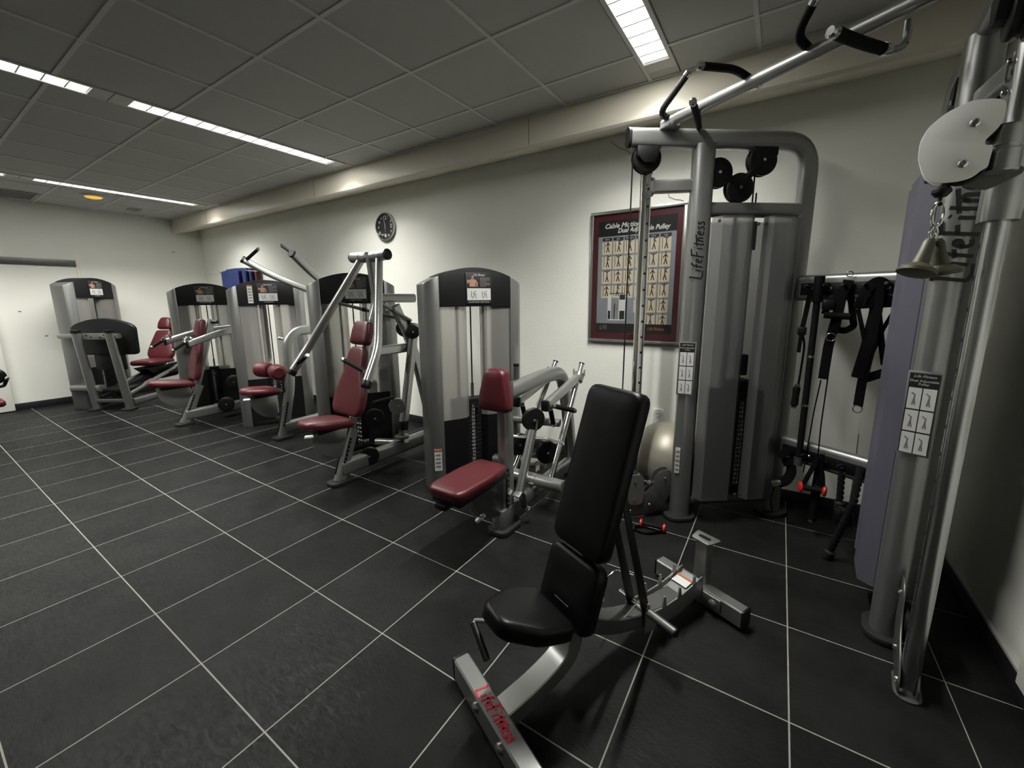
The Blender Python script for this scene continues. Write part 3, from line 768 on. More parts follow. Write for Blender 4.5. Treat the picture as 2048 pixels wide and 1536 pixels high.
def slanted_post(root, xc, y0, y1, z1, marks=True):
    """oval seat post leaning from its foot towards the wall"""
    p0, p1 = V((xc, y0, 0.02)), V((xc, y1, z1))
    mk('seat_post', G().tube([p0, p1], OVAL, (1,0,0)), 'silver_light', root)
    foot(root, (xc, y0), 0.13, 0.19)
    if marks:
        d = (p1-p0).normalized(); nrm = V((0, -d.z, d.y))
        a = p0+d*0.05+nrm*0.0535; bb_ = p0+d*0.32+nrm*0.0535
        mk('adjust_slot', G().box((a+bb_)/2+V((-0.008,0,0)), (0.022, 0.27, 0.006), (V((1,0,0)), d, nrm)), 'black_plastic', root, bevel=0.002)
        st = mk('adjust_strip', G().box(p0+d*0.24+V((0.031,-0.02,0)), (0.004, 0.24, 0.02), (V((1,0,0)), d, nrm)), 'black_plastic', root)
        for k in range(7):
            mk('adjust_hole', G().disc(p0+d*(0.14+k*0.033)+V((0.0332,-0.02,0)), (1,0,0), 0.0055, 0.002, 10), 'silver_light', st)
def beam(root, xc, y0, y1, z=0.10, name='base_beam', sec=None):
    mk(name, G().tube([(xc, y0, z), (xc, y1, z)], sec or rrect(0.07, 0.11, 0.03, 4), (1,0,0)), 'silver_paint', root)

# ---- row machine (nearest tower)
XC = -1.36
row = thing('row_machine', (XC, 2.2, 0), 'row machine with red chest pad and flat red seat, beside the wall poster', 'exercise machine', 'weight machines along the back wall')
tower(row, (-2.012, 2.178), 30, 0.56, 1.675, 'ROW/REAR DELTOID', 0.72)
wl = mk('warning_label', G().box((-2.0475, 2.137, 0.27), (0.055, 0.003, 0.17), (V((0.735,0.678,0)), V((-0.678,0.735,0)), UP)), 'print_white', row, smooth=0)
mk('warning_stripe', G().box((-2.0465, 2.1355, 0.345), (0.055, 0.003, 0.014), (V((0.735,0.678,0)), V((-0.678,0.735,0)), UP)), 'print_orange', wl, smooth=0)
for k in range(4):
    mk('warning_line', G().box((-2.0465, 2.1355, 0.31-k*0.03), (0.036, 0.003, 0.012), (V((0.735,0.678,0)), V((-0.678,0.735,0)), UP)), 'print_grey', wl, smooth=0)
PY = 2.02
mk('seat_post', G().tube([(XC, PY, 0.02), (XC, PY, 0.92)], rrect(0.075, 0.115, 0.036, 5), (1,0,0)), 'silver_paint', row)
mk('post_shoe', G().tube([(XC-0.005, PY-0.03, 0.03), (XC-0.005, PY-0.03, 0.16)], rrect(0.095, 0.15, 0.03, 4), (1,0,0)), 'silver_paint', row, bevel=0.004)
foot(row, (XC, PY-0.02), 0.15, 0.23, 0.035)
mk('adjust_slot', G().b2(XC-0.02, XC+0.012, PY-0.064, PY-0.05, 0.16, 0.42), 'black_plastic', row, bevel=0.003)
st = mk('adjust_strip', G().b2(XC+0.0365, XC+0.041, PY-0.05, PY-0.026, 0.13, 0.42), 'black_plastic', row)
for k in range(8):
    mk('adjust_hole', G().disc((XC+0.0415, PY-0.038, 0.16+k*0.033), (1,0,0), 0.006, 0.002, 10), 'silver_light', st)
# long flat seat towards the room
mk('seat_pad', G().cushion((XC-0.02, 1.455, 0.425), (1,0,0), (0,1,0), UP, [(-0.095,0.0),(0.095,0.0),(0.118,0.05),(0.125,0.27),(0.105,0.46),(-0.105,0.46),(-0.125,0.27),(-0.118,0.05)], 0.06, 0.02, 0.04, 0.006), 'red_vinyl', row, smooth=0.9)
mk('seat_pan', G().b2(XC-0.115, XC+0.08, 1.475, 1.95, 0.393, 0.425), 'black_plastic', row, bevel=0.01)
mk('pan_nose', G().b2(XC-0.075, XC-0.0, 1.45, 1.52, 0.365, 0.40), 'black_plastic', row, bevel=0.01)
pts = [(XC, PY-0.05, 0.385), (XC, 1.60, 0.385)]
for i in range(1, 9):
    a = math.pi*(1+i/16); pts.append((XC, PY-0.05+math.cos(a)*0.30, 0.385+math.sin(a)*0.26))
mk('seat_shield', G().prism(pts, (0.012,0,0)), 'dark_steel', row, bevel=0.002)
mk('seat_lever', G().rod(fil([(XC+0.01,1.72,0.385),(XC-0.01,1.66,0.29),(XC+0.02,1.66,0.25),(XC+0.05,1.71,0.235)], 0.02), 0.005, 8), 'dark_steel', row)
mk('lever_grip', G().lathe((XC+0.035,1.70,0.225), (0.35,0.75,0.45), [(0.010,-0.03),(0.0135,-0.025),(0.0135,0.028),(0.010,0.034)], 14), 'white_plastic', row)
# chest pad
mk('chest_pad', G().cushion((XC-0.025, PY-0.03, 0.785), (-1,0,0), (0,0.08,1), (0,-1,0.08), [(-0.108,0.0),(0.108,0.0),(0.112,0.06),(0.075,0.235),(0.05,0.255),(-0.05,0.255),(-0.075,0.235),(-0.112,0.06)], 0.085, 0.03, 0.04, 0.006), 'red_vinyl', row, smooth=0.9)
mk('pad_bracket', G().b2(XC-0.05, XC+0.05, PY-0.035, PY+0.02, 0.84, 0.96), 'dark_steel', row, bevel=0.004)
# arched main frame to the wall side
mk('main_frame', G().tube(fil([(XC,PY+0.01,0.885),(XC,2.52,0.915),(XC,2.80,0.90),(XC,2.92,0.55),(XC,3.02,0.02)], 0.26, 8), rrect(0.085,0.105,0.04,5), (1,0,0)), 'silver_paint', row)
foot(row, (XC, 3.02), 0.12, 0.14)
beam(row, XC, PY-0.02, 3.02, 0.11)
mk('frame_stub', G().rod([(XC-0.02,2.18,0.9),(XC-0.02,2.18,1.03)], 0.018, 12), 'dark_steel', row)
mk('stub_cap', G().rod([(XC-0.02,2.18,1.03),(XC-0.02,2.18,1.045)], 0.019, 12), 'black_plastic', row)
mk('cross_frame', G().tube([(XC-0.48,2.66,0.5),(XC,2.78,0.5)], rrect(0.055,0.08,0.025,4), UP), 'silver_paint', row)
mk('lower_cross_frame', G().tube([(XC-0.40,2.45,0.24),(XC,2.55,0.24)], rrect(0.055,0.08,0.02,4), UP), 'silver_paint', row)
# pivot tube and the two swinging arms
mk('pivot_tube', G().lathe((XC-0.26,2.33,0.215), (1,0,0), [(0.036,0),(0.043,0.004),(0.043,0.215),(0.038,0.218),(0.038,0.224),(0.043,0.227),(0.043,0.305),(0.038,0.308),(0.038,0.314),(0.043,0.317),(0.043,0.505),(0.036,0.51)], 24), 'silver_light', row)
for s in (-1, 1):
    xb, xa = XC+s*0.15, XC+s*0.112
    ar = mk('swing_arm', G().rod([(xb,2.34,0.235),(xa,2.915,0.955)], 0.021, 14), 'chrome', row)
    mk('arm_cap', G().rod([(xa,2.913,0.952),(xa,2.918,0.960)], 0.0222, 14), 'black_plastic', ar)
    cl = mk('arm_clamp', G().lathe((xa,2.835,0.835), (0,0.62,0.78), [(0.04,0),(0.042,0.01),(0.042,0.06),(0.036,0.068)], 20), 'silver_light', row)
    for e in (-1, 1):
        mk('clamp_ear', G().box((xa+e*0.043,2.87,0.895), (0.008,0.02,0.05)), 'silver_light', cl, bevel=0.003)
    fa = mk('forearm', G().tube([(xa,2.865,0.865),(xa,2.345,0.757)], rrect(0.05,0.066,0.02,4), (1,0,0)), 'silver_light', row)
    mk('forearm_cap', G().box((xa,2.328,0.753), (0.055,0.038,0.074)), 'black_plastic', fa, bevel=0.012)
    grip(row, (xa+s*0.03,2.385,0.745), (xa+s*0.125,2.50,0.70), 0.017)
    grip(row, (xa,2.40,0.72), (xa,2.445,0.60), 0.017)
# cable link in front
mk('cable_link', G().tube([(XC+0.06,2.07,0.20),(XC+0.06,2.25,0.60)], rrect(0.05,0.06,0.02,4), (1,0,0)), 'silver_light', row)
mk('link_strap', G().tube(fil([(XC+0.07,2.02,0.23),(XC+0.07,2.07,0.25),(XC+0.07,2.11,0.20),(XC+0.07,2.13,0.10)], 0.06, 6), rrect(0.05,0.006,0.002,2), (1,0,0)), 'silver_paint', row)
mk('link_bolt', G().disc((XC+0.10,2.13,0.10), (1,0,0), 0.022, 0.03, 16), 'chrome', row)
pulley(row, (XC+0.06,2.26,0.67), (0.8,-0.6,0), 0.078, 0.035)
mk('pulley_fork', G().tube(fil([(XC+0.04,2.29,0.69),(XC+0.04,2.25,0.59),(XC+0.085,2.25,0.59),(XC+0.085,2.29,0.69)], 0.02, 4), rrect(0.03,0.006,0.002,2), (0,1,0)), 'chrome', row)
pulley(row, (XC-0.04,2.24,0.487), (0.8,-0.6,0), 0.075, 0.035)
pulley(row, (XC+0.02,2.53,0.345), (0.8,-0.6,0), 0.085, 0.035)
mk('tie_rod', G().rod([(XC-0.08,2.12,0.575),(XC+0.13,2.32,0.53)], 0.011, 10), 'chrome', row)
mk('tie_rod', G().rod([(XC+0.13,2.32,0.53),(XC+0.21,2.40,0.49)], 0.008, 10), 'chrome', row)
sl = mk('small_label', G().box((XC+0.038,2.36,0.30), (0.003,0.05,0.06)), 'print_white', row, smooth=0)
mk('small_label_stripe', G().box((XC+0.0395,2.36,0.32), (0.002,0.05,0.02)), 'print_orange', sl, smooth=0)

# ---- chest press
XC = -2.86
ch = thing('chest_press', (XC, 2.2, 0), 'chest press with long hanging arms and tall red backrest, in front of the clock', 'exercise machine', 'weight machines along the back wall')
tower(ch, (-3.46, 2.20), 30, 0.56, 1.70, 'CHEST PRESS', 0.66)
slanted_post(ch, XC, 1.845, 2.0, 0.42)
seat_unit(ch, XC, 1.575, 1.95, 0.575, 0.525)
def backrest(root, xc, yb, zb, yt, zt, hw0=0.15, hw1=0.09):
    o = V((xc, yb, zb)); Vv = V((0, yt-yb, zt-zb)); ln = Vv.length; Vv.normalize(); N_ = V((0, -Vv.z, Vv.y))
    mk('back_pad', G().cushion(o, (-1,0,0), Vv, N_, [(-hw0*0.8,0),(hw0*0.8,0),(hw0,0.05),(hw0,ln*0.30),(hw1+0.02,ln*0.62),(hw1,ln*0.93),(hw1*0.7,ln),(-hw1*0.7,ln),(-hw1,ln*0.93),(-hw1-0.02,ln*0.62),(-hw0,ln*0.30),(-hw0,0.05)], 0.062, 0.025, 0.035, 0.006), 'red_vinyl', root, smooth=0.9)
    return o, Vv, N_, ln
def headpad(root, xc, yb, zb, yt, zt, hw=0.085):
    o = V((xc, yb, zb)); Vv = V((0, yt-yb, zt-zb)); ln = Vv.length; Vv.normalize(); N_ = V((0, -Vv.z, Vv.y))
    mk('head_pad', G().cushion(o, (-1,0,0), Vv, N_, [(-hw,0),(hw,0),(hw,ln*0.6),(hw*0.8,ln),(-hw*0.8,ln),(-hw,ln*0.6)], 0.075, 0.028, 0.03, 0.006), 'red_vinyl', root, smooth=0.9)
backrest(ch, XC, 1.985, 0.535, 2.155, 1.07, 0.185, 0.098)
headpad(ch, XC, 2.165, 1.085, 2.225, 1.27, 0.108)
mk('back_post', G().tube([(XC,1.98,0.40),(XC,2.28,1.32)], rrect(0.05,0.07,0.02,4), (1,0,0)), 'silver_light', ch)
beam(ch, XC, 1.86, 2.95, 0.115, sec=rrect(0.075,0.13,0.032,4))
mk('base_cross', G().tube([(XC-0.35,2.50,0.09),(XC,2.62,0.10)], rrect(0.06,0.07,0.02,4), UP), 'silver_paint', ch)
foot(ch, (XC, 2.93), 0.12, 0.14)
mk('rear_mast', G().tube(fil([(XC,2.95,0.03),(XC,2.72,1.0),(XC,2.52,1.40)], 0.2), rrect(0.055,0.10,0.025,4), (1,0,0)), 'silver_light', ch)
mk('mast_top', G().tube(fil([(XC,2.27,1.28),(XC,2.34,1.45),(XC,2.30,1.80)], 0.1), rrect(0.06,0.09,0.02,4), (1,0,0)), 'silver_light', ch)
mk('upper_link', G().tube([(XC-0.05,2.33,1.47),(XC-0.05,2.80,1.47)], rrect(0.06,0.08,0.028,4), (1,0,0)), 'silver_paint', ch)
mk('lower_link', G().tube([(XC-0.02,2.18,1.02),(XC-0.02,2.76,1.02)], rrect(0.055,0.085,0.02,4), (1,0,0)), 'silver_light', ch)
mk('mast_leg', G().tube([(XC+0.10,2.62,1.25),(XC+0.10,2.60,0.30)], rrect(0.06,0.085,0.025,4), (1,0,0)), 'silver_light', ch) if False else None
mk('swing_leg', G().tube([(XC+0.05,2.70,1.24),(XC+0.05,2.50,0.34)], rrect(0.06,0.09,0.028,4), (1,0,0)), 'silver_light', ch)
mk('swing_leg_shoe', G().tube([(XC+0.05,2.503,0.36),(XC+0.05,2.49,0.28)], rrect(0.064,0.094,0.028,4), (1,0,0)), 'black_plastic', ch)
pulley(ch, (XC+0.0,2.62,1.20), (0.85,-0.5,0), 0.078, 0.03)
pulley(ch, (XC+0.10,2.62,1.17), (0.85,-0.5,0), 0.062, 0.03)
for s in (-1, 1):       # overhead pivots, splayed arms, grips
    piv = V((XC+s*0.03, 2.285, 1.80)); end = V((XC+s*0.19, 2.285, 1.805))
    mk('pivot_tube', G().lathe(piv, (s,0,0.05), [(0.034,0),(0.043,0.004),(0.043,0.06),(0.039,0.063),(0.039,0.068),(0.043,0.071),(0.043,0.185),(0.039,0.19)], 22), 'silver_light', ch)
    mk('pivot_cap', G().lathe(piv+V((s*0.185,0,0.009)), (s,0,0.05), [(0.044,-0.004),(0.044,0.006),(0.038,0.010),(0,0.010)], 22), 'black_plastic', ch)
    pth = fil([(XC+s*0.115,2.285,1.78),(XC+s*0.425,1.965,1.10),(XC+s*0.475,1.80,0.865)], 0.10, 6)
    am = mk('press_arm', G().tube(pth, rrect(0.045,0.07,0.02,4), (1,0.25,0)), 'silver_light', ch)
    mk('arm_tip', G().lathe(pth[-1], pth[-1]-pth[-2], [(0.036,-0.03),(0.038,0.0),(0.034,0.012)], 16), 'black_plastic', am)
    gb = V((XC+s*0.43, 1.84, 0.95))
    grip(ch, gb, gb+V((-s*0.19,-0.03,0.075)), 0.0165, 0.024)
    rd = V((XC+s*0.27, 2.12, 1.44))
    mk('link_rod', G().rod([rd, V((XC+s*0.04, 2.66, 1.27))], 0.014, 10), 'dark_steel', ch)
    mk('rod_eye', G().lathe(rd-V((0.018,0,0)), (1,0,0), [(0.02,0),(0.02,0.036),(0.008,0.036)], 14), 'chrome', ch)
    mk('rod_damper', G().rod([rd.lerp(V((XC+s*0.04,2.66,1.27)), 0.36), rd.lerp(V((XC+s*0.04,2.66,1.27)), 0.42)], 0.017, 10), 'black_plastic', ch)
pulley(ch, (XC+0.03,2.20,0.46), (0.8,-0.6,0), 0.082, 0.035)
pulley(ch, (XC+0.03,2.12,0.145), (0.8,-0.6,0), 0.08, 0.035)
mk('cam_disc', G().disc((XC+0.09,2.40,0.53), (0.8,-0.6,0), 0.072, 0.03, 30), 'silver_paint', ch)
mk('cam_bolt', G().disc((XC+0.103,2.391,0.53), (0.8,-0.6,0), 0.014, 0.012, 12), 'chrome', ch)
mk('cam_belt', G().tube([(XC+0.07,2.38,0.61),(XC+0.05,2.18,0.60)], rrect(0.03,0.03,0.01,2), UP), 'black_plastic', ch)
mk('damper_seat', G().lathe((XC+0.05,2.47,0.155), (0,0,1), [(0.06,0),(0.06,0.012),(0.02,0.016),(0.02,0.05),(0.065,0.055),(0.065,0.075),(0.03,0.08),(0.02,0.13)], 24), 'dark_steel', ch)
sc_ = mk('side_scale', G().b2(XC-0.16, XC-0.10, 2.16, 2.165, 0.20, 0.42), 'black_plastic', ch)
for k in range(5):
    for e in (0, 1):
        mk('scale_mark', G().box((XC-0.145+e*0.032, 2.158, 0.40-k*0.038), (0.016,0.003,0.008)), 'print_white', sc_, smooth=0)

# ---- pulldown
XC = -4.37
pd = thing('pulldown_machine', (XC, 2.3, 0), 'pulldown machine with raised handles and red thigh rollers, beside the chest press', 'exercise machine', 'weight machines along the back wall')
tower(pd, (-5.085, 2.235), 30, 0.56, 1.69, 'PULLDOWN', 0.60, warn=True)
mk('seat_post', G().tube(fil([(XC,2.20,0.02),(XC,2.335,0.55),(XC,2.35,1.02),(XC,2.44,1.13),(XC,2.80,1.16)], 0.16, 7), OVAL, (1,0,0)), 'silver_light', pd)
foot(pd, (XC, 2.20), 0.14, 0.2)
d_ = V((0,0.135,0.53)).normalized(); nr_ = V((0,-d_.z,d_.y))
mk('adjust_slot', G().box(V((XC-0.01,2.20,0.02))+d_*0.19+nr_*0.0535, (0.022,0.28,0.006), (V((1,0,0)), d_, nr_)), 'black_plastic', pd, bevel=0.002)
st = mk('adjust_strip', G().box(V((XC+0.031,2.18,0.02))+d_*0.25, (0.004,0.26,0.02), (V((1,0,0)), d_, nr_)), 'black_plastic', pd)
for k in range(7):
    mk('adjust_hole', G().disc(V((XC+0.0332,2.18,0.02))+d_*(0.15+k*0.033), (1,0,0), 0.0055, 0.002, 10), 'silver_light', st)
seat_unit(pd, XC, 1.85, 2.19, 0.60, 0.56)
beam(pd, XC, 2.22, 3.05, 0.115, sec=rrect(0.075,0.13,0.032,4))
foot(pd, (XC, 3.03), 0.12, 0.14)
mk('rear_mast', G().tube([(XC,3.03,0.03),(XC,2.80,1.18),(XC,2.74,1.62)], rrect(0.055,0.10,0.025,4), (1,0,0)), 'silver_light', pd)
for s in (-1, 1):      # thigh rollers
    c = V((XC+s*0.045, 2.17, 0.745)); e_ = V((XC+s*0.225, 2.12, 0.745))
    ax = (e_-c).normalized()
    mk('thigh_roller', G().lathe(c, ax, [(0.055,0),(0.074,0.012),(0.077,0.03),(0.077,0.14),(0.072,0.16),(0.05,0.175)], 22), 'red_vinyl', pd)
    mk('roller_end', G().lathe(c, -ax, [(0.06,-0.004),(0.06,0.008),(0.03,0.012)], 20), 'black_plastic', pd)
mk('roller_shaft', G().rod([(XC-0.06,2.17,0.745),(XC+0.06,2.17,0.745)], 0.02, 12), 'chrome', pd)
mk('roller_bracket', G().tube([(XC,2.17,0.745),(XC,2.30,0.70)], rrect(0.04,0.06,0.015,3), (1,0,0)), 'dark_steel', pd)
ps_ = mk('post_scale', G().b2(XC-0.018, XC+0.018, 2.245, 2.262, 0.50, 0.70), 'black_plastic', pd)
for k in range(6):
    mk('scale_mark', G().box((XC, 2.243, 0.52+k*0.03), (0.014,0.003,0.009)), 'print_white', ps_, smooth=0)
for s in (-1, 1):      # raised lever arms ending in grips
    pth = fil([(XC+s*0.22,2.78,1.58),(XC+s*0.365,2.48,1.725),(XC+s*0.47,2.235,1.89)], 0.15, 6)
    am = mk('lever_arm', G().tube(pth, rrect(0.05,0.07,0.02,4), (1,0.2,0)), 'silver_light' if s < 0 else 'silver_paint', pd)
    d = (pth[-1]-pth[-2]).normalized()
    mk('arm_tip', G().tube([pth[-1]-d*0.005, pth[-1]+d*0.02], rrect(0.054,0.074,0.02,4), (1,0.2,0)), 'black_plastic', am)
    a = V(pth[-1])-d*0.04+V((-s*0.02,-0.01,0.03))
    grip(pd, a, a+V((-s*0.20,0.02,0.085)), 0.0165, 0.024)
mk('mast_cross', G().tube([(XC-0.24,2.78,1.58),(XC+0.24,2.78,1.58)], circ(0.04,16), UP), 'silver_light', pd)
pulley(pd, (XC+0.16,2.62,0.47), (0.85,-0.5,0), 0.08, 0.035)
pulley(pd, (XC+0.19,2.60,0.95), (1,0.2,0), 0.055, 0.035)
mk('adjust_knob', G().lathe((XC-0.03,2.33,1.06), (-0.6,-0.7,0.2), [(0.014,0),(0.014,0.02),(0.02,0.024),(0.02,0.045),(0.014,0.05)], 14), 'chrome', pd)
wl = mk('small_label', G().b2(XC+0.20, XC+0.28, 2.60, 2.66, 0.22, 0.32), 'silver_light', pd, bevel=0.006)
for k in range(4):
    mk('small_label_line', G().box((XC+0.238,2.598,0.30-k*0.022), (0.05,0.003,0.010)), 'print_white', wl, smooth=0)

# ---- shoulder press
XC = -5.89
sh = thing('shoulder_press', (XC, 2.2, 0), 'shoulder press with red seat and low forward arms, left of the pulldown machine', 'exercise machine', 'weight machines along the back wall')
tower(sh, (-6.46, 2.13), 30, 0.56, 1.69, 'SHOULDER PRESS', 0.60)
slanted_post(sh, XC, 1.84, 2.04, 0.46)
seat_unit(sh, XC, 1.555, 1.97, 0.575, 0.515, False)
backrest(sh, XC, 2.02, 0.52, 2.13, 0.99, 0.125, 0.085)
headpad(sh, XC, 2.135, 1.005, 2.19, 1.24, 0.08)
mk('back_post', G().tube([(XC,2.0,0.40),(XC,2.265,1.24)], rrect(0.05,0.075,0.02,4), (1,0,0)), 'silver_light', sh)
mk('post_knob', G().rod([(XC+0.02,2.26,1.21),(XC+0.09,2.29,1.21)], 0.02, 12), 'black_plastic', sh)
beam(sh, XC, 1.86, 2.95, 0.115, sec=rrect(0.075,0.13,0.032,4))
foot(sh, (XC, 2.93), 0.12, 0.14)
mk('rear_mast', G().tube(fil([(XC,2.95,0.03),(XC,2.72,0.95),(XC,2.62,1.12)], 0.1), rrect(0.055,0.10,0.025,4), (1,0,0)), 'silver_light', sh)
for s in (-1, 1):
    pth = fil([(XC+s*0.20,2.62,1.13),(XC+s*0.29,2.25,1.10),(XC+s*0.32,1.88,0.985)], 0.2, 6)
    am = mk('press_arm', G().tube(pth, rrect(0.04,0.075,0.016,4), (1,0,0)), 'silver_light', sh)
    mk('arm_tip', G().box(V(pth[-1])+V((0,-0.012,-0.003)), (0.046,0.03,0.08)), 'black_plastic', am, bevel=0.01)
    el = V((XC+s*0.31,1.90,1.03))
    mk('grip_bend', G().rod(fil([V(pth[-1])+V((0,0.03,0.02)), el+V((-s*0.02,0.03,0.03)), el+V((-s*0.02,-0.03,0.03)), V((XC+s*0.315,1.83,0.985))], 0.03, 4), 0.014, 10), 'chrome', sh)
    grip(sh, V((XC+s*0.315,1.86,1.01)), V((XC+s*0.32,1.74,0.935)), 0.018, 0.02)
mk('arm_pivot', G().tube([(XC-0.25,2.63,1.13),(XC+0.25,2.63,1.13)], circ(0.035,16), UP), 'silver_light', sh)
pulley(sh, (XC+0.20,2.34,0.46), (0.85,-0.5,0), 0.09, 0.035)
pulley(sh, (XC+0.16,2.24,0.19), (0.85,-0.5,0), 0.09, 0.035)
mk('drive_rod', G().rod([(XC+0.25,2.63,1.1),(XC+0.22,2.60,0.42)], 0.013, 10), 'silver_light', sh)
mk('damper_seat', G().lathe((XC+0.22,2.58,0.16), (0,0,1), [(0.09,0),(0.09,0.012),(0.03,0.016),(0.03,0.05),(0.10,0.055),(0.10,0.08),(0.05,0.085),(0.02,0.2)], 24), 'dark_steel', sh)
mk('rod_block', G().box((XC+0.22,2.60,0.44), (0.14,0.08,0.06)), 'silver_paint', sh, bevel=0.012)

# ---- leg press at the far left
lp = thing('leg_press', (-7.9, 2.0, 0), 'leg press with black foot plate on two posts and reclined red seat, far left', 'exercise machine', 'weight machines along the back wall')
tower(lp, (-8.02, 1.53), -35, 0.56, 1.80, 'LEG PRESS', 0.70)
A_ = V((-0.55, 0.835, 0)).normalized(); C_ = V((A_.y, -A_.x, 0))        # along the machine, and across it
O_ = V((-7.60, 1.60, 0))
Q = lambda s, c, z: O_+A_*s+C_*c+UP*z
for c in (-0.2, 0.2):
    mk('plate_post', G().tube([Q(0.013,c*1.12,0.02), Q(-0.09,c*1.09,1.08)], rrect(0.075,0.10,0.034,5), A_), 'silver_paint', lp)
    mk('rubber_foot', G().prism([Q(0.013+p[0], c*1.12+p[1], 0) for p in rrect(0.19,0.15,0.06,4)], UP*0.03), 'rubber', lp, bevel=0.005)
    mk('post_cap', G().tube([Q(-0.089,c*1.09,1.07), Q(-0.092,c*1.09,1.105)], rrect(0.08,0.105,0.036,5), A_), 'black_plastic', lp)
mk('plate_cross', G().tube([Q(0.03,-0.55,1.02), Q(-0.03,0.28,1.02)], rrect(0.06,0.085,0.02,4), UP), 'silver_paint', lp)
cr = mk('bolt_plate', G().box(Q(-0.05,0,1.02), (0.012,0.36,0.085), (A_, C_, UP)), 'silver_paint', lp, bevel=0.003)
for c, z in ((-0.12,1.035),(-0.06,1.01),(0.06,1.01),(0.115,1.035)):
    mk('plate_bolt', G().disc(Q(-0.058,c,z), A_, 0.011, 0.008, 10), 'black_plastic', cr)
out = [(-0.42,-0.10),(-0.43,0.27),(-0.36,0.32),(-0.18,0.375),(0,0.39),(0.18,0.375),(0.36,0.32),(0.43,0.27),(0.42,-0.10)]
mk('foot_plate', G().prism(fil([Q(0.05,a,0.86+b_) for a, b_ in out], 0.05, 4, True), A_*0.05+UP*0.006), 'black_plastic', lp, bevel=0.008)
mk('plate_lower', G().prism([Q(0.07,a,z) for a, z in ((-0.20,0.55),(0.20,0.55),(0.20,0.80),(-0.20,0.80))], A_*0.05), 'black_plastic', lp, bevel=0.01)
mk('tread_plate', G().prism([Q(0.02,-0.19,0.25),Q(0.02,0.19,0.25),Q(0.42,0.19,0.27),Q(0.42,-0.19,0.27)], UP*0.035), 'black_plastic', lp, bevel=0.005)
for c in (-0.18, 0.18):
    mk('rail', G().tube([Q(0.05,c,0.20), Q(1.05,c,0.48)], rrect(0.05,0.05,0.015,3), UP), 'silver_light', lp)
mk('carriage_rail', G().tube([Q(0.10,0,0.22), Q(1.05,0,0.48)], rrect(0.09,0.05,0.01,3), UP), 'black_plastic', lp)
mk('side_beam', G().tube([Q(0.05,0.24,0.10), Q(1.35,0.24,0.10)], rrect(0.07,0.09,0.02,4), C_), 'silver_paint', lp)
mk('front_tie', G().tube([Q(0.0,-0.2,0.13), Q(0.0,0.2,0.13)], rrect(0.05,0.05,0.01,3), UP), 'dark_steel', lp)
mk('side_bumper', G().tube([Q(0.06,-0.55,0.30), Q(0.03,-0.12,0.30)], rrect(0.09,0.10,0.03,4), UP), 'silver_paint', lp)
mk('seat_pad', G().cushion(Q(0.52,0,0.53), C_, A_, UP, [(-0.16,0),(0.16,0),(0.2,0.1),(0.2,0.42),(-0.2,0.42),(-0.2,0.1)], 0.07, 0.028, 0.05, 0.01), 'red_vinyl', lp, smooth=0.9)
vb = (A_*0.34+UP*0.94).normalized(); nb = (-A_*0.94+UP*0.34).normalized()
ob_ = Q(0.93,0,0.575)
mk('back_pad', G().cushion(ob_, C_, vb, nb, [(-0.16,0),(0.16,0),(0.20,0.05),(0.20,0.14),(0.12,0.42),(0.10,0.46),(-0.10,0.46),(-0.12,0.42),(-0.20,0.14),(-0.20,0.05)], 0.075, 0.028, 0.04, 0.008), 'red_vinyl', lp, smooth=0.9)
mk('head_pad', G().cushion(ob_+vb*0.48, C_, vb, nb, [(-0.10,0),(0.10,0),(0.10,0.1),(0.06,0.19),(-0.06,0.19),(-0.10,0.1)], 0.08, 0.03, 0.03, 0.006), 'red_vinyl', lp, smooth=0.9)
mk('seat_carriage', G().prism([Q(0.50,0.10,0.50),Q(1.12,0.10,0.52),Q(1.18,0.10,0.40),Q(1.05,0.10,0.30),Q(0.75,0.10,0.30)], -C_*0.2), 'black_plastic', lp, bevel=0.01)
mk('back_strut', G().tube([Q(1.0,0,0.45), Q(1.22,0,1.1)], rrect(0.05,0.06,0.015,3), C_), 'dark_steel', lp)
mk('side_shield', G().prism(fil([Q(0.92,0.22,0.50),Q(1.28,0.22,0.55),Q(1.32,0.22,0.30),Q(1.22,0.22,0.18),Q(1.0,0.22,0.20)], 0.1, 5, True), C_*0.015), 'dark_steel', lp, bevel=0.003)
mk('release_lever', G().rod(fil([Q(0.75,0.17,0.52),Q(0.78,0.23,0.54),Q(1.0,0.24,0.54)], 0.04), 0.009, 10), 'chrome', lp)
mk('side_handle', G().rod(fil([Q(0.95,0.20,0.42),Q(0.85,0.26,0.40),Q(0.72,0.26,0.40)], 0.04), 0.014, 10), 'foam_grip', lp)

# ---- machine cut by the left edge
XC = -8.0
cm = thing('leg_curl_machine', (XC-0.1, 0.45, 0), 'machine cut by the left edge, showing red roller and black handle', 'exercise machine', 'weight machines along the back wall')
mk('seat_pad', G().cushion((-7.449, 0.529, 0.300), (1,0,0), (0,1,0), UP, [(-0.14,-0.2),(0.14,-0.2),(0.16,0.0),(0.14,0.14),(-0.14,0.14)], 0.075, 0.03, 0.04, 0.006), 'red_vinyl', cm, smooth=0.9)
hb = V((-7.614, 0.604, 0.500))
mk('handle', G().rod(fil([(-7.546, 0.611, 0.500), (-7.605, 0.707, 0.500), (-7.598, 0.723, 0.540), (-7.467, 0.728, 0.600)], 0.02), 0.017, 10), 'foam_grip', cm)
mk('handle_cap', G().lathe((-7.467, 0.728, 0.600), (0.1,0.2,1), [(0.019,-0.01),(0.019,0.012),(0.012,0.02),(0,0.02)], 12), 'chrome', cm)
mk('roller', G().disc((-7.689, 0.658, 0.620), (1,0,0), 0.09, 0.2, 22), 'black_vinyl', cm)
_p = V((-7.449, 0.529, 0.300))
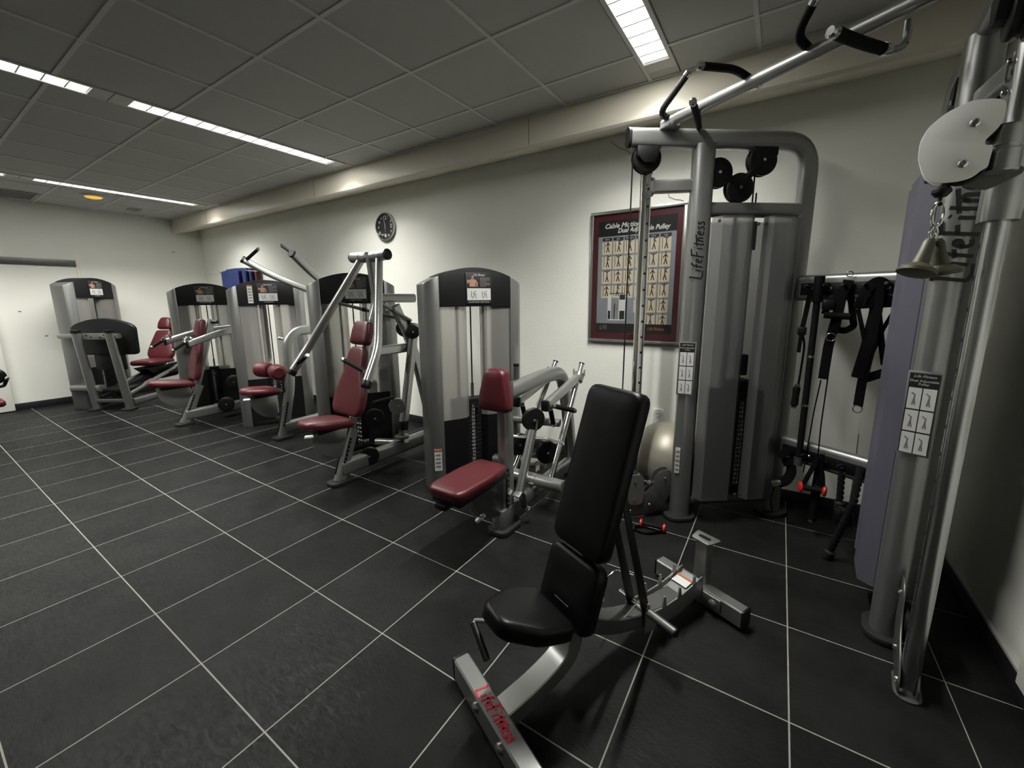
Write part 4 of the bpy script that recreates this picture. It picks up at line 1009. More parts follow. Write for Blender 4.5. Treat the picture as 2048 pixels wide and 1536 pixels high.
mk('main_post', G().tube([(_p.x,_p.y-0.08,0.02),(_p.x,_p.y-0.08,0.60)], OVAL, (1,0,0)), 'silver_paint', cm)
foot(cm, (_p.x,_p.y-0.08), 0.15, 0.2)

# ------------------------------------------------------------------ adjustable bench in the foreground
BO = V((-0.67, 0.955, 0)); BA = V((0.41, 0.912, 0)).normalized(); BCX = V((BA.y, -BA.x, 0))
B = lambda s, w_, z: BO+BA*s+BCX*w_+UP*z
bn = thing('adjustable_bench', BO, 'black padded adjustable bench on a silver frame, in the foreground', 'bench')
fb = mk('front_bar', G().tube([B(-0.03,-0.255,0.052), B(-0.03,0.27,0.052)], rrect(0.064,0.092,0.006,1), BA), 'silver_paint', bn)
for c in (-0.255, 0.27):
    mk('bar_cap', G().tube([B(-0.03,c-0.004,0.052), B(-0.03,c+0.004,0.052)], rrect(0.068,0.096,0.008,2), BA), 'black_plastic', fb)
for c in (-0.075, 0.085):
    mk('bar_bolt', G().lathe(B(-0.062,c,0.055), -BA, [(0.017,0),(0.0165,0.005),(0.011,0.010),(0,0.012)], 16), 'silver_light', bn)
brush('bench_logo', 'LifeFitness', 0.040, B(-0.033,0.012,0.0988), BCX, BA, 'logo_red', bn, 0.17)
# curved spine: up from the front bar to the seat joint, then down along the floor to the rear T
mk('front_spine', G().tube(fil([B(0.0,0,0.06), B(0.16,0,0.10), B(0.285,0,0.16), B(0.315,0,0.355)], 0.17, 10), rrect(0.082,0.062,0.004,1), BCX), 'silver_paint', bn, smooth=0.5)
mk('spine_gusset', G().prism([B(0.265,0.04,0.31),B(0.335,0.04,0.31),B(0.335,0.04,0.385),B(0.25,0.04,0.385)], -BCX*0.08), 'dark_steel', bn, bevel=0.004)
mk('rear_spine', G().tube(fil([B(0.30,0,0.30), B(0.47,0,0.185), B(0.70,0,0.115), B(0.92,0,0.105), B(1.08,0,0.105)], 0.2, 8), rrect(0.082,0.062,0.004,1), BCX), 'dark_steel', bn, smooth=0.5)
# toothed ladder plates on both sides of the spine
top_pts = [(0.66,0.165),(0.78,0.15),(0.90,0.155),(1.0,0.175),(1.05,0.185)]
for e in (-1, 1):
    lo = [(s, z-0.085) for s, z in reversed(top_pts)]
    pl = mk('ladder_plate', G().prism([B(s, e*0.048, z) for s, z in top_pts+lo], BCX*e*0.006), 'silver_paint', bn, bevel=0.001)
    for k in range(4):
        s = 0.675+k*0.105; z = 0.163-0.012*min(k,1)*1.0+(0.012 if k == 3 else 0)
        mk('tooth', G().prism([B(s-0.016,e*0.048,z-0.004),B(s+0.016,e*0.048,z-0.004),B(s+0.005,e*0.048,z+0.048),B(s-0.005,e*0.048,z+0.048)], BCX*e*0.006), 'silver_light', pl, smooth=0)
mk('ladder_deck', G().prism([B(s,-0.048,z-0.022) for s, z in top_pts]+[B(s,-0.048,z-0.03) for s, z in reversed(top_pts)], BCX*0.096), 'silver_paint', bn)
ll = mk('bench_label', G().box(B(0.985,-0.005,0.157), (0.075,0.055,0.002), (BCX, BA*0.98+UP*0.19, UP)), 'print_white', bn, smooth=0)
mk('label_stripe', G().box(B(1.005,-0.005,0.1625), (0.075,0.012,0.002), (BCX, BA, UP)), 'print_orange', ll, smooth=0)
# rear T bar with wheels and short upright
rb = mk('rear_bar', G().tube([B(1.115,-0.225,0.058), B(1.115,0.225,0.058)], rrect(0.06,0.085,0.006,1), BA), 'silver_paint', bn)
for c in (-0.225, 0.225):
    mk('bar_cap', G().tube([B(1.115,c-0.004,0.058), B(1.115,c+0.004,0.058)], rrect(0.064,0.089,0.008,2), BA), 'black_plastic', rb)
for c in (-0.18, 0.18):
    wl = mk('wheel', G().disc(B(1.165,c,0.045), BCX, 0.028, 0.022, 20), 'rubber', bn)
    mk('wheel_hub', G().disc(B(1.165,c,0.045), BCX, 0.010, 0.034, 14), 'chrome', wl)
mk('rear_flange', G().box(B(1.08,0,0.065), (0.26,0.008,0.06), (BCX, BA, UP)), 'silver_paint', bn, bevel=0.003)
for c in (-0.095, 0.095):
    mk('flange_bolt', G().lathe(B(1.075,c,0.065), -BA, [(0.017,0),(0.0165,0.005),(0.011,0.010),(0,0.012)], 16), 'silver_light', bn)
mk('rear_post', G().tube([B(1.135,0,0.07), B(1.135,0,0.318)], rrect(0.062,0.05,0.005,1), BCX), 'silver_paint', bn)
tp = mk('post_plate', G().prism(fil([B(1.135+a,b_,0.318) for a, b_ in ((-0.04,-0.045),(-0.04,0.045),(0.04,0.06),(0.04,-0.06))], 0.012, 3, True), UP*0.006), 'silver_light', bn, bevel=0.001)
mk('plate_inset', G().prism([B(1.135+p[1], p[0], 0.3242) for p in rrect(0.06,0.022,0.011,4)], UP*0.002), 'black_plastic', tp)
# pads
sv = (B(0.25,0,0.375)-B(-0.015,0,0.468)).normalized(); sn = BCX.cross(sv).normalized()
if sn.z < 0: sn = -sn
mk('seat_pad', G().cushion(B(-0.03,0,0.472)-sn*0.06, BCX, sv, sn, [(-0.06,0.0),(0.06,0.0),(0.125,0.13),(0.125,0.27),(-0.125,0.27),(-0.125,0.13)], 0.062, 0.02, 0.03, 0.004), 'black_vinyl', bn, smooth=0.9)
mk('seat_bracket', G().prism([B(0.05,0.035,0.375),B(0.06,0.035,0.335),B(0.27,0.035,0.27),B(0.27,0.035,0.32)], -BCX*0.07), 'black_plastic', bn, bevel=0.003)
lv = fil([B(0.04,-0.035,0.372), B(-0.045,-0.10,0.372), B(-0.055,-0.095,0.355), B(-0.06,0.01,0.315)], 0.02, 4)
mk('seat_lever', G().rod(lv[:6], 0.0075, 10), 'silver_light', bn)
mk('lever_grip', G().rod([lv[5], lv[-1]], 0.0115, 12), 'black_plastic', bn)
bv = (B(0.48,0,1.13)-B(0.30,0,0.56)).normalized(); bnrm = BCX.cross(bv).normalized()
if bnrm.dot(BA) > 0: bnrm = -bnrm
U_ = BCX if BCX.cross(bv).dot(bnrm) > 0 else -BCX
def pad(name, base_s, base_z, ln, hw, t, vv, nn):
    o = B(base_s,0,base_z)-nn*t
    mk(name, G().cushion(o, U_, vv, nn, [(-hw,0),(hw,0),(hw,ln),(-hw,ln)], t, 0.02, 0.045, 0.005), 'black_vinyl', bn, smooth=0.9)
pad('back_pad', 0.302, 0.565, 0.60, 0.13, 0.062, bv, bnrm)
lvv = (B(0.312,0,0.555)-B(0.235,0,0.315)).normalized(); ln_ = BCX.cross(lvv).normalized()
if ln_.dot(BA) > 0: ln_ = -ln_
pad('lower_back_pad', 0.235, 0.315, 0.245, 0.13, 0.062, lvv, ln_)
mk('back_frame', G().tube([B(0.36,0,0.40), B(0.53,0,0.98)], rrect(0.05,0.04,0.008,2), BCX), 'black_plastic', bn)
mk('back_hinge', G().box(B(0.35,0,0.37), (0.11,0.06,0.07), (BCX, BA, UP)), 'black_plastic', bn, bevel=0.006)
# support strut with cross peg resting on the ladder
mk('strut', G().prism([B(0.50,0.036,0.72),B(0.53,0.036,0.72),B(0.70,0.036,0.16),B(0.66,0.036,0.14)], BCX*0.006), 'black_plastic', bn, bevel=0.001)
mk('strut', G().prism([B(0.50,-0.042,0.72),B(0.53,-0.042,0.72),B(0.70,-0.042,0.16),B(0.66,-0.042,0.14)], BCX*0.006), 'black_plastic', bn, bevel=0.001)
mk('strut_peg', G().rod([B(0.675,-0.10,0.175), B(0.675,0.05,0.175)], 0.010, 12), 'chrome', bn)
mk('strut_grip', G().rod([B(0.675,0.05,0.175), B(0.675,0.18,0.175)], 0.017, 14), 'dark_steel', bn)
mk('grip_end', G().rod([B(0.675,0.18,0.175), B(0.675,0.186,0.175)], 0.0175, 14), 'black_plastic', bn)
mk('wire_bail', G().rod(fil([B(0.56,-0.09,0.18),B(0.60,-0.12,0.25),B(0.66,-0.115,0.275),B(0.70,-0.05,0.27)], 0.02), 0.004, 8), 'chrome', bn)
mk('wire_bail', G().rod([B(0.53,0.02,0.16),B(0.63,0.035,0.235)], 0.004, 8), 'chrome', bn)
mk('bumper', G().disc(B(0.745,0.062,0.095), BCX, 0.016, 0.02, 14), 'black_plastic', bn)

# ------------------------------------------------------------------ dual adjustable pulley machine in the corner
dp = thing('cable_machine', (0.05, 2.5, 0), 'tall silver dual cable machine with pull-up bar, filling the right corner', 'cable machine')
POST = rrect(0.125, 0.098, 0.044, 5)
def dap_tower(A, t, side, sz):
    A = V((A[0], A[1], 0)); t = V((t[0], t[1], 0)).normalized(); q = V((-t.y, t.x, 0))
    M = V((0.025, 2.463, 0))
    if q.dot(M-A) < 0: q = -q
    P = lambda u, v, z: A+t*u+q*v+UP*z
    D = 0.645; Z = 2.335
    # bent outer frame: over the top and down the rear, plus the front post
    mk('tower_frame', G().tube(fil([P(0.44,0,Z), P(-D,0,Z), P(-D,0,0.03)], 0.17, 9), rrect(0.068, 0.105, 0.032, 5), q), 'silver_paint', dp)
    mk('frame_end_cap', G().tube([P(0.436,0,Z), P(0.452,0,Z)], rrect(0.072, 0.109, 0.034, 5), q), 'black_plastic', dp)
    mk('front_post', G().tube([P(0,0,0.03), P(0,0,Z-0.03)], POST, t), 'silver_paint', dp)
    for u in (0, -D):
        mk('rubber_foot', G().prism([P(u+p[0], p[1], 0) for p in rrect(0.20,0.15,0.07,5)], UP*0.03), 'rubber', dp, bevel=0.006)
    mk('upper_rail', G().tube([P(-0.04,0,1.955), P(-D+0.03,0,1.955)], rrect(0.06,0.085,0.028,4), q), 'silver_paint', dp)
    mk('lower_rail', G().tube([P(-0.04,0,0.135), P(-D+0.03,0,0.135)], rrect(0.06,0.075,0.028,4), q), 'silver_paint', dp)
    # faceted frosted shrouds, both faces, with a cable slot on the inner one
    z0, z1 = 0.165, 1.905
    for v in (1, -1):
        for (pa, nm) in (([(-0.055,0.05),(-0.085,0.105),(-0.255,0.115),(-0.292,0.075)], 'shroud'), ([(-0.352,0.075),(-0.385,0.115),(-0.50,0.105),(-0.60,0.04)], 'shroud')):
            if v < 0 and nm == 'shroud' and pa[0][0] < -0.3:
                pa = [(-0.28,0.075)]+pa
            th = 0.005
            back = [(u, w_-th) for u, w_ in reversed(pa)]
            mk(nm, G().prism([P(u, v*w_, z0) for u, w_ in pa+back], UP*(z1-z0)), 'frosted_dark' if side < 0 else ('shroud_lilac' if v > 0 else 'frosted_dark'), dp, smooth=0.25)
    for u in (-0.045, -0.27, -0.37, -0.60):
        pass
    for (u, z) in ((-0.075,1.88),(-0.30,1.86),(-0.345,1.86),(-0.31,0.20),(-0.345,0.20)):
        mk('shroud_bolt', G().lathe(P(u,0.10 if u != -0.075 else 0.085,z), q, [(0.010,0),(0.010,0.005),(0.006,0.008),(0,0.008)], 8), 'dark_steel', dp)
    mk('slot_bracket', G().box(P(-0.30,0.06,1.80), (0.035,0.02,0.16), (t, q, UP)), 'dark_steel', dp, bevel=0.004)
    # weight stack
    src = None
    N_ = 19
    for k in range(N_):
        if src is None:
            src = mk('weight_plate', G().box(P(-0.32,0,0.19+0.0165), (0.30,0.13,0.033), (t, q, UP)), 'stack_plate', dp, bevel=0.002, seg=1, origin=P(-0.32,0,0.19)); o0 = src.location.copy()
        else:
            inst(src, 'weight_plate', dp, o0+V((0,0,k*0.036)))
    mk('top_plate', G().box(P(-0.32,0.0,0.19+N_*0.036+0.03), (0.16,0.12,0.06), (t, q, UP)), 'stack_plate', dp, bevel=0.006)
    mk('carriage_block', G().box(P(-0.322,0.03,0.19+N_*0.036+0.16), (0.055,0.05,0.13), (t, q, UP)), 'black_plastic', dp, bevel=0.006)
    tx = '\n'.join('%.1f' % (2.25*(k+1)) for k in range(N_))
    text('weight_scale', tx, 0.0295, P(-0.325,0.069,0.19+N_*0.018), -t if side < 0 else -t, UP, 'print_white', dp, sx=0.72)
    for u in (-0.22, -0.42):
        mk('guide_rod', G().rod([P(u,0,0.15), P(u,0,1.93)], 0.012, 10), 'chrome', dp)
    mk('lift_cable', G().rod([P(-0.318,0,0.95), P(-0.318,0,2.20)], 0.0045, 8), 'black_plastic', dp)
    mk('lift_cable', G().rod([P(-0.335,0.005,0.9), P(-0.335,0.005,2.05)], 0.0045, 8), 'black_plastic', dp)
    # head pulleys
    for (u, z, r) in ((0.33,2.235,0.078),(-0.09,2.155,0.078),(-0.225,2.075,0.078),(-0.35,2.225,0.08)):
        pulley(dp, P(u,0.0 if u < 0 else -0.02,z), q, r*1.05, 0.05, name='head_pulley')
    mk('pulley_bracket', G().prism([P(0.26,-0.032,2.29),P(0.40,-0.032,2.29),P(0.40,-0.032,2.24),P(0.36,-0.032,2.20),P(0.30,-0.032,2.20)], q*0.064), 'black_plastic', dp, bevel=0.006)
    mk('pulley_bracket', G().prism([P(-0.43,-0.032,2.295),P(-0.28,-0.032,2.295),P(-0.32,-0.032,2.20),P(-0.43,-0.032,2.25)], q*0.064), 'black_plastic', dp, bevel=0.006)
    mk('pulley_link', G().tube([P(-0.10,0.0,2.15),P(-0.22,0.0,2.08),P(-0.35,0.0,2.22)], rrect(0.055,0.03,0.006,2), q), 'black_plastic', dp)
    mk('head_cable', G().rod([P(0.405,-0.03,2.235), P(0.405,-0.05,sz)], 0.0042, 8), 'black_plastic', dp)
    # chrome column with index holes and its brackets
    cu, cv = 0.31, -0.055
    col = mk('guide_column', G().tube([P(cu,cv,0.009), P(cu,cv,2.165)], rrect(0.052,0.062,0.022,5), q), 'chrome' if side < 0 else 'satin_chrome', dp)
    mk('column_cap', G().tube([P(cu,cv,2.16), P(cu,cv,2.185)], rrect(0.055,0.065,0.024,5), q), 'black_plastic', col)
    hs = None
    for k in range(20):
        z = 0.25+k*0.096
        if hs is None:
            hs = mk('index_hole', G().disc(P(cu-0.006,cv+0.0262,z), q, 0.0075, 0.002, 12), 'black_plastic', dp, origin=P(cu-0.006,cv+0.0262,z)); h0 = hs.location.copy()
        else: inst(hs, 'index_hole', dp, h0+V((0,0,k*0.096)))
    mk('column_arm', G().tube([P(cu-0.02,cv,2.09), P(0.05,-0.01,2.09)], rrect(0.05,0.075,0.018,4), q), 'silver_paint', dp)
    mk('arm_flange', G().tube([P(cu-0.04,cv,2.09), P(cu-0.028,cv,2.09)], rrect(0.07,0.105,0.03,4), q), 'silver_paint', dp)
    for z in (2.13, 2.05):
        mk('flange_bolt', G().disc(P(cu,cv+0.035,z-0.03), q, 0.009, 0.012, 10), 'chrome', dp)
    # foot bracket: two S-shaped plates joining post and column, with the bottom pulley between
    prof = [(0.06,0.33),(0.12,0.33),(0.16,0.30),(0.185,0.22),(0.23,0.17),(0.30,0.13),(0.36,0.06),(0.36,0.015),(0.20,0.015),(0.12,0.05),(0.06,0.14)]
    for v in (-0.080, -0.028):
        mk('foot_bracket', G().prism(fil([P(u, v, z) for u, z in prof], 0.04, 4, True), q*0.006), 'dark_steel', dp, bevel=0.0015)
    pulley(dp, P(0.14,-0.051,0.17), q, 0.075, 0.04, name='base_pulley')
    for (u, z) in ((0.10,0.27),(0.20,0.09),(0.33,0.05)):
        mk('bracket_bolt', G().lathe(P(u,-0.022,z), q, [(0.010,0),(0.010,0.006),(0.007,0.010),(0,0.010)], 8), 'chrome', dp)
    mk('base_tongue', G().prism([P(cu-0.02+p[0]*1.0, cv+p[1], 0) for p in rrect(0.16,0.08,0.038,5)], UP*0.008), 'dark_steel', dp, bevel=0.002)
    # instruction plate on the post
    if side < 0:
        nd = (q*0.85+t*0.5).normalized(); c0 = P(0.045,0.052,1.02); ww = 0.085
    else:
        nd = (t*0.96+q*0.28).normalized(); c0 = P(0.066,0.012,1.0); ww = 0.085
    xd = UP.cross(nd).normalized()
    pl = mk('instruction_plate', G().box(c0, (ww+0.012,0.006,0.33), (xd, nd, UP)), 'silver_light', dp, bevel=0.002)
    f0 = lambda x, z, d=0.0035: c0+xd*x+nd*d+UP*z
    mk('plate_print', G().box(f0(0,0), (ww,0.002,0.315), (xd, nd, UP)), 'print_black', pl, smooth=0)
    for c in (-1, 1):
        for r_ in range(3):
            mk('plate_cell', G().box(f0(c*ww*0.24, 0.06-r_*0.088, 0.0048), (ww*0.44,0.001,0.082), (xd, nd, UP)), 'print_white', pl, smooth=0)
            for (a0, b0, a1, b1) in ((-0.004,-0.025,0.0,0.0),(0.004,-0.025,0.0,0.0),(0.0,0.0,0.001,0.016),(0.001,0.014,-0.009,0.022)):
                mk('plate_figure', G().tube([f0(c*ww*0.24+a0,0.06-r_*0.088+b0,0.0058), f0(c*ww*0.24+a1,0.06-r_*0.088+b1,0.0058)], [(0.0003,0.002),(-0.0003,0.002),(-0.0003,-0.002),(0.0003,-0.002)], nd), 'print_grey', pl, smooth=0)
    text('plate_brand', 'Life Fitness', 0.014, f0(0,0.146,0.0052), xd, UP, 'print_white', pl, 0.4)
    text('plate_title', 'Dual Adjustable\nPulley', 0.0125, f0(0,0.122,0.0052), xd, UP, 'print_white', pl)
    if side < 0:
        wl = mk('warning_label', G().box(P(0.056,0.040,0.42), (0.028,0.004,0.17), (xd, nd, UP)), 'print_white', dp, smooth=0)
        for k in range(5):
            mk('warning_line', G().box(P(0.056,0.040,0.48-k*0.03)+nd*0.003, (0.02,0.001,0.014), (xd, nd, UP)), 'print_grey', wl, smooth=0)
    return P, t, q
LA, LT = (-0.45, 2.737), (-0.795, -0.607)
RA, RT = (0.50, 2.189), (-0.115, -0.993)
PL, tl, ql = dap_tower(LA, LT, -1, 0.22)
PR, tr, qr = dap_tower(RA, RT, 1, 1.98)
brush('post_logo', 'LifeFitness', 0.062, PL(0.018,0.0498,1.72), UP, (-tl*-1), 'logo_black', dp, 0.13)
nd_ = (tr*0.994+qr*0.11).normalized(); yd_ = -(UP.cross(nd_).normalized())
brush('post_logo', 'LifeFitness', 0.078, PR(0.0645,-0.014,1.70), UP, yd_, 'logo_black', dp, 0.17)
# rails between the rear posts, with black inserts and bolts
def rack_rail(z, name):
    a, b_ = PL(-0.645,0,z), PR(-0.645,0,z)
    d = (b_-a).normalized(); nn = V((d.y,-d.x,0))
    r_ = mk(name, G().tube([a, b_], rrect(0.06,0.15,0.029,5), nn), 'silver_paint', dp)
    mk('rail_insert', G().box((a+b_)/2+nn*0.03-UP*0.008, ((b_-a).length-0.10,0.006,0.07), (d, nn, UP)), 'black_plastic', r_, bevel=0.002)
    for k in range(5):
        mk('insert_bolt', G().lathe(a.lerp(b_, 0.2+0.15*k)+nn*0.033-UP*0.008, nn, [(0.012,0),(0.012,0.004),(0.007,0.008),(0,0.008)], 12), 'chrome', r_)
    for k in range(5):
        p = a.lerp(b_, 0.18+0.16*k)+nn*0.03+UP*0.0
        mk('rail_peg', G().rod([p, p+nn*0.07+UP*0.012], 0.008, 10), 'black_plastic', r_)
    return a, b_, d, nn
ra, rb_, rd_, rn_ = rack_rail(1.5, 'rack_rail')
la, lb_, _, _ = rack_rail(0.49, 'rack_rail')
# pull-up bar with its grips
pa, pb = PL(0.245,0.0,2.405), PR(0.26,0.0,2.405)
mk('pull_up_bar', G().rod([pa, pb], 0.028, 18), 'silver_light', dp)
e_ = (pb-pa).normalized(); fr = V((e_.y, -e_.x, 0))
if fr.y > 0: fr = -fr
for p in (pa, pb):
    mk('bar_saddle', G().box(p-UP*0.03, (0.16,0.09,0.012), (e_, fr, UP)), 'silver_paint', dp, bevel=0.003)
    for k in (-0.06, 0.06):
        mk('saddle_bolt', G().disc(p+e_*k-UP*0.02, UP, 0.01, 0.014, 10), 'chrome', dp)
def bent_grip(pts, r=0.0165):
    p = fil(pts, 0.05, 5)
    mk('pull_up_grip', G().rod(p, r, 14), 'foam_grip', dp)
    d = (p[-1]-p[-2]).normalized()
    mk('grip_cap', G().lathe(p[-1], d, [(r*1.08,-0.006),(r*1.08,0.012),(r*0.7,0.02),(0,0.02)], 14), 'chrome', dp)
    d2 = (p[0]-p[1]).normalized()
    mk('grip_collar', G().lathe(p[0], d2, [(r*1.1,-0.012),(r*1.1,0.010),(r*0.8,0.03)], 14), 'chrome', dp)
bent_grip([(-0.589, 2.606, 2.420), (-0.648, 2.490, 2.430), (-0.505, 2.437, 2.560)])
bent_grip([(-0.486, 2.745, 2.400), (-0.457, 2.521, 2.380), (-0.437, 2.277, 2.360)])
bent_grip([(-0.191, 2.410, 2.430), (-0.270, 2.287, 2.460), (-0.386, 2.131, 2.440)])
bent_grip([(0.020, 2.253, 2.420), (-0.045, 2.112, 2.440), (0.001, 2.038, 2.500)])
cg = fil([(0.284, 2.120, 2.390), (0.286, 2.122, 2.310), (0.234, 2.058, 2.280), (0.202, 1.990, 2.270)], 0.05, 6)
mk('grip_bow', G().rod(cg, 0.012, 12), 'silver_light', dp)
bent_grip([(0.215, 2.009, 2.270), (0.132, 1.889, 2.265), (0.062, 1.773, 2.260)], 0.018)
# left carriage parked at the bottom of its column
cb = PL(0.31,0,0.20)
mk('carriage_body', G().tube([PL(0.31,-0.055,0.12), PL(0.31,-0.055,0.30)], rrect(0.085,0.10,0.035,5), ql), 'dark_steel', dp, bevel=0.004)
mk('carriage_plate', G().prism(fil([PL(0.28+a,-0.01,z) for a, z in ((-0.03,0.10),(0.07,0.10),(0.07,0.31),(-0.03,0.31))], 0.04, 4, True), ql*0.006), 'silver_paint', dp)
mk('carriage_knob', G().lathe(PL(0.25,0.0,0.27), (ql*0.8-tl*0.4), [(0.008,0),(0.008,0.03),(0.018,0.034),(0.018,0.055),(0.012,0.06)], 14), 'dark_steel', dp)
for z in (0.14, 0.26):
    mk('carriage_bolt', G().disc(PL(0.31,-0.002,z), ql, 0.010, 0.012, 10), 'chrome', dp)
for v in (-0.077, -0.033):
    mk('cheek_plate', G().prism(fil([PL(0.40+a,v,z) for a, z in ((-0.055,0.10),(0.05,0.08),(0.06,0.20),(0.03,0.36),(-0.02,0.38),(-0.055,0.25))], 0.04, 4, True), ql*0.005), 'silver_light', dp)
pulley(dp, PL(0.405,-0.0525,0.29), ql, 0.048, 0.034, name='swivel_pulley')
pulley(dp, PL(0.405,-0.0525,0.15), ql, 0.048, 0.034, name='swivel_pulley')
mk('cable_ball', G().disc(PL(0.43,-0.055,0.07), UP, 0.024, 0.045, 16, 0.4), 'black_plastic', dp)
# right carriage high on its column: pale cheek plates around the swivel pulley
def plate_at(Y, th, dx=0.0, dy=0.0):
    out = [(0.424, 1.720, 1.964), (0.451, 1.720, 1.955), (0.455, 1.720, 1.918), (0.448, 1.720, 1.891), (0.425, 1.720, 1.861), (0.426, 1.720, 1.848), (0.443, 1.720, 1.847), (0.439, 1.720, 1.790), (0.427, 1.720, 1.784), (0.414, 1.720, 1.769), (0.390, 1.720, 1.761), (0.337, 1.720, 1.762), (0.311, 1.720, 1.788), (0.294, 1.720, 1.836), (0.293, 1.720, 1.881), (0.306, 1.720, 1.917), (0.339, 1.720, 1.949), (0.386, 1.720, 1.969)]
    vd = V((0.225, 0.974, 0))
    return G().prism([V(p)+vd*Y for p in fil(out, 0.012, 3, True)], vd*th)
mk('cheek_plate', plate_at(0.0, 0.006), 'white_plate', dp, bevel=0.0015)
mk('cheek_plate', plate_at(0.052, 0.006), 'white_plate', dp, bevel=0.0015)
for p in (V((0.398, 1.715, 1.907)), V((0.388, 1.715, 1.805))):
    mk('plate_bolt', G().lathe(p, (-0.225,-0.974,0), [(0.011,0),(0.011,0.006),(0.007,0.010),(0.004,0.006),(0,0.006)], 12), 'chrome', dp)
    pulley(dp, p+V((0.225,0.974,0))*0.034, (0.225,0.974,0), 0.05, 0.032, name='swivel_pulley')
mk('swivel_barrel', G().lathe(V((0.475, 1.760, 1.780)), UP, [(0.03,0),(0.034,0.004),(0.034,0.055),(0.031,0.058),(0.031,0.064),(0.034,0.067),(0.034,0.115),(0.03,0.12)], 22), 'silver_light', dp)
mk('carriage_body', G().tube([PR(0.31,-0.055,1.66), PR(0.31,-0.055,1.90)], rrect(0.085,0.10,0.035,5), qr), 'silver_light', dp, bevel=0.004)
mk('carriage_link', G().prism(fil([V((0.418, 1.790, 1.759)), V((0.465, 1.790, 1.742)), V((0.529, 1.790, 1.778)), V((0.526, 1.790, 1.798)), V((0.468, 1.790, 1.788)), V((0.414, 1.790, 1.774))], 0.01, 3, True), V((0,0.01,0))), 'dark_steel', dp)
mk('carriage_tie', G().tube([PR(0.05,-0.01,2.09), PR(0.31,-0.055,2.09)], rrect(0.05,0.075,0.018,4), qr), 'silver_paint', dp)
# cable end: ball, chain link
pb_ = V((0.362, 1.750, 1.744))
mk('cable_ball', G().lathe(pb_-V((0,0,0.018)), UP, [(0,0),(0.013,0.003),(0.022,0.014),(0.022,0.022),(0.013,0.033),(0,0.036)], 18), 'black_plastic', dp)
mk('cable_tail', G().rod([pb_+UP*0.045, pb_-UP*0.04], 0.004, 8), 'black_plastic', dp)
lk = V((0.362, 1.750, 1.682))
ring = [lk+V((0.014*math.cos(a)*0.9, 0, 0.034*math.sin(a))) for a in [2*math.pi*i/20 for i in range(21)]]
mk('chain_link', G().rod(ring, 0.0042, 8), 'chrome', dp)

# ------------------------------------------------------------------ attachments
# short rope with two rubber ends clipped under the right pulley
rp = thing('pull_attachment', (0.358, 1.750, 1.493), 'short cable attachment with two olive rubber ends, hanging under the white pulley plate', 'cable handle')
sn_ = V((0.359, 1.750, 1.640))
mk('snap_hook', G().rod(fil([sn_+V((0,0,0.012)), sn_+V((0.010,0,-0.01)), sn_+V((0,0,-0.035)), sn_+V((-0.010,0,-0.01)), sn_+V((0,0,0.012))], 0.02, 4), 0.0038, 8), 'chrome', rp)
for (tx, ty, bx, by, yo) in ((1862,478,1833,548,0.0), (1873,478,1884,548,0.03)):
    a, b_ = V((0.354, 1.740, 1.611)) if yo == 0 else V((0.374, 1.770, 1.613)), V((0.335, 1.740, 1.518)) if yo == 0 else V((0.394, 1.770, 1.517))
    d = (b_-a).normalized(); L_ = (b_-a).length
    if yo == 0: d = (d+V((-0.05,-0.22,0))).normalized()
    mk('rubber_end', G().lathe(a, d, [(0.010,0),(0.015,0.01),(0.017,L_*0.45),(0.021,L_*0.8),(0.040,L_*0.92),(0.047,L_),(0.047,L_+0.009),(0.041,L_+0.012),(0,L_+0.012)], 26), 'olive_rubber', rp)
    mk('strap_loop', G().rod([sn_-UP*0.03, a+d*0.01], 0.006, 8), 'chrome', rp)

# red-capped handle lying on the floor under the left carriage
fh = thing('floor_handle', (-0.582, 2.522, 0.000), 'black handle with red end caps lying on the floor by the cable machine', 'cable handle')
ha, hb_ = V((-0.622, 2.479, 0.030)), V((-0.495, 2.490, 0.030))
mk('handle_grip', G().rod([ha, hb_], 0.014, 14), 'foam_grip', fh)
for p, d in ((ha, ha-hb_), (hb_, hb_-ha)):
    mk('end_cap', G().lathe(p, d, [(0.016,-0.004),(0.027,0.002),(0.027,0.010),(0.016,0.016)], 18), 'red_cap', fh)
mk('handle_strap', G().tube(fil([ha+V((0,-0.01,-0.01)), V((-0.672, 2.412, 0.006)), V((-0.579, 2.394, 0.004)), hb_+V((0.005,-0.02,-0.012))], 0.06, 6), rrect(0.022,0.003,0.001,2), UP), 'webbing', fh)
mk('snap_hook', G().rod(fil([V((-0.667, 2.390, 0.060)), V((-0.650, 2.399, 0.030)), V((-0.651, 2.364, 0.010)), V((-0.677, 2.382, 0.030)), V((-0.667, 2.390, 0.060))], 0.02, 4), 0.004, 8), 'chrome', fh)

def on_rail(px, z, off=0.075):
    return None
# straight bar hung upright from the upper rail
def ribbon(root, pts, w_=0.035, th=0.003, face=None, name='strap'):
    mk(name, G().tube(fil(pts, 0.03, 4), rrect(th, w_, th*0.45, 2), face if face is not None else rn_), 'webbing', root, smooth=0.8)
b0, b1 = V((0.170, 2.960, 1.563)), V((0.175, 2.960, 0.429))
sb = thing('straight_bar', (b1.x, b1.y, b1.z), 'long black straight bar hanging upright between the two rack rails', 'cable bar')
mk('bar_sleeve', G().rod([b0, b0.lerp(b1, 0.13)], 0.026, 16), 'foam_grip', sb)
mk('bar_tube', G().rod([b0.lerp(b1, 0.13), b0.lerp(b1, 0.985)], 0.0175, 14), 'foam_grip', sb)
for f_ in (0.40, 0.66):
    mk('bar_ring', G().rod([b0.lerp(b1, f_), b0.lerp(b1, f_+0.012)], 0.0195, 14), 'chrome', sb)
mk('bar_end', G().rod([b0.lerp(b1, 0.955), b0.lerp(b1, 1.0)], 0.024, 14), 'dark_steel', sb)
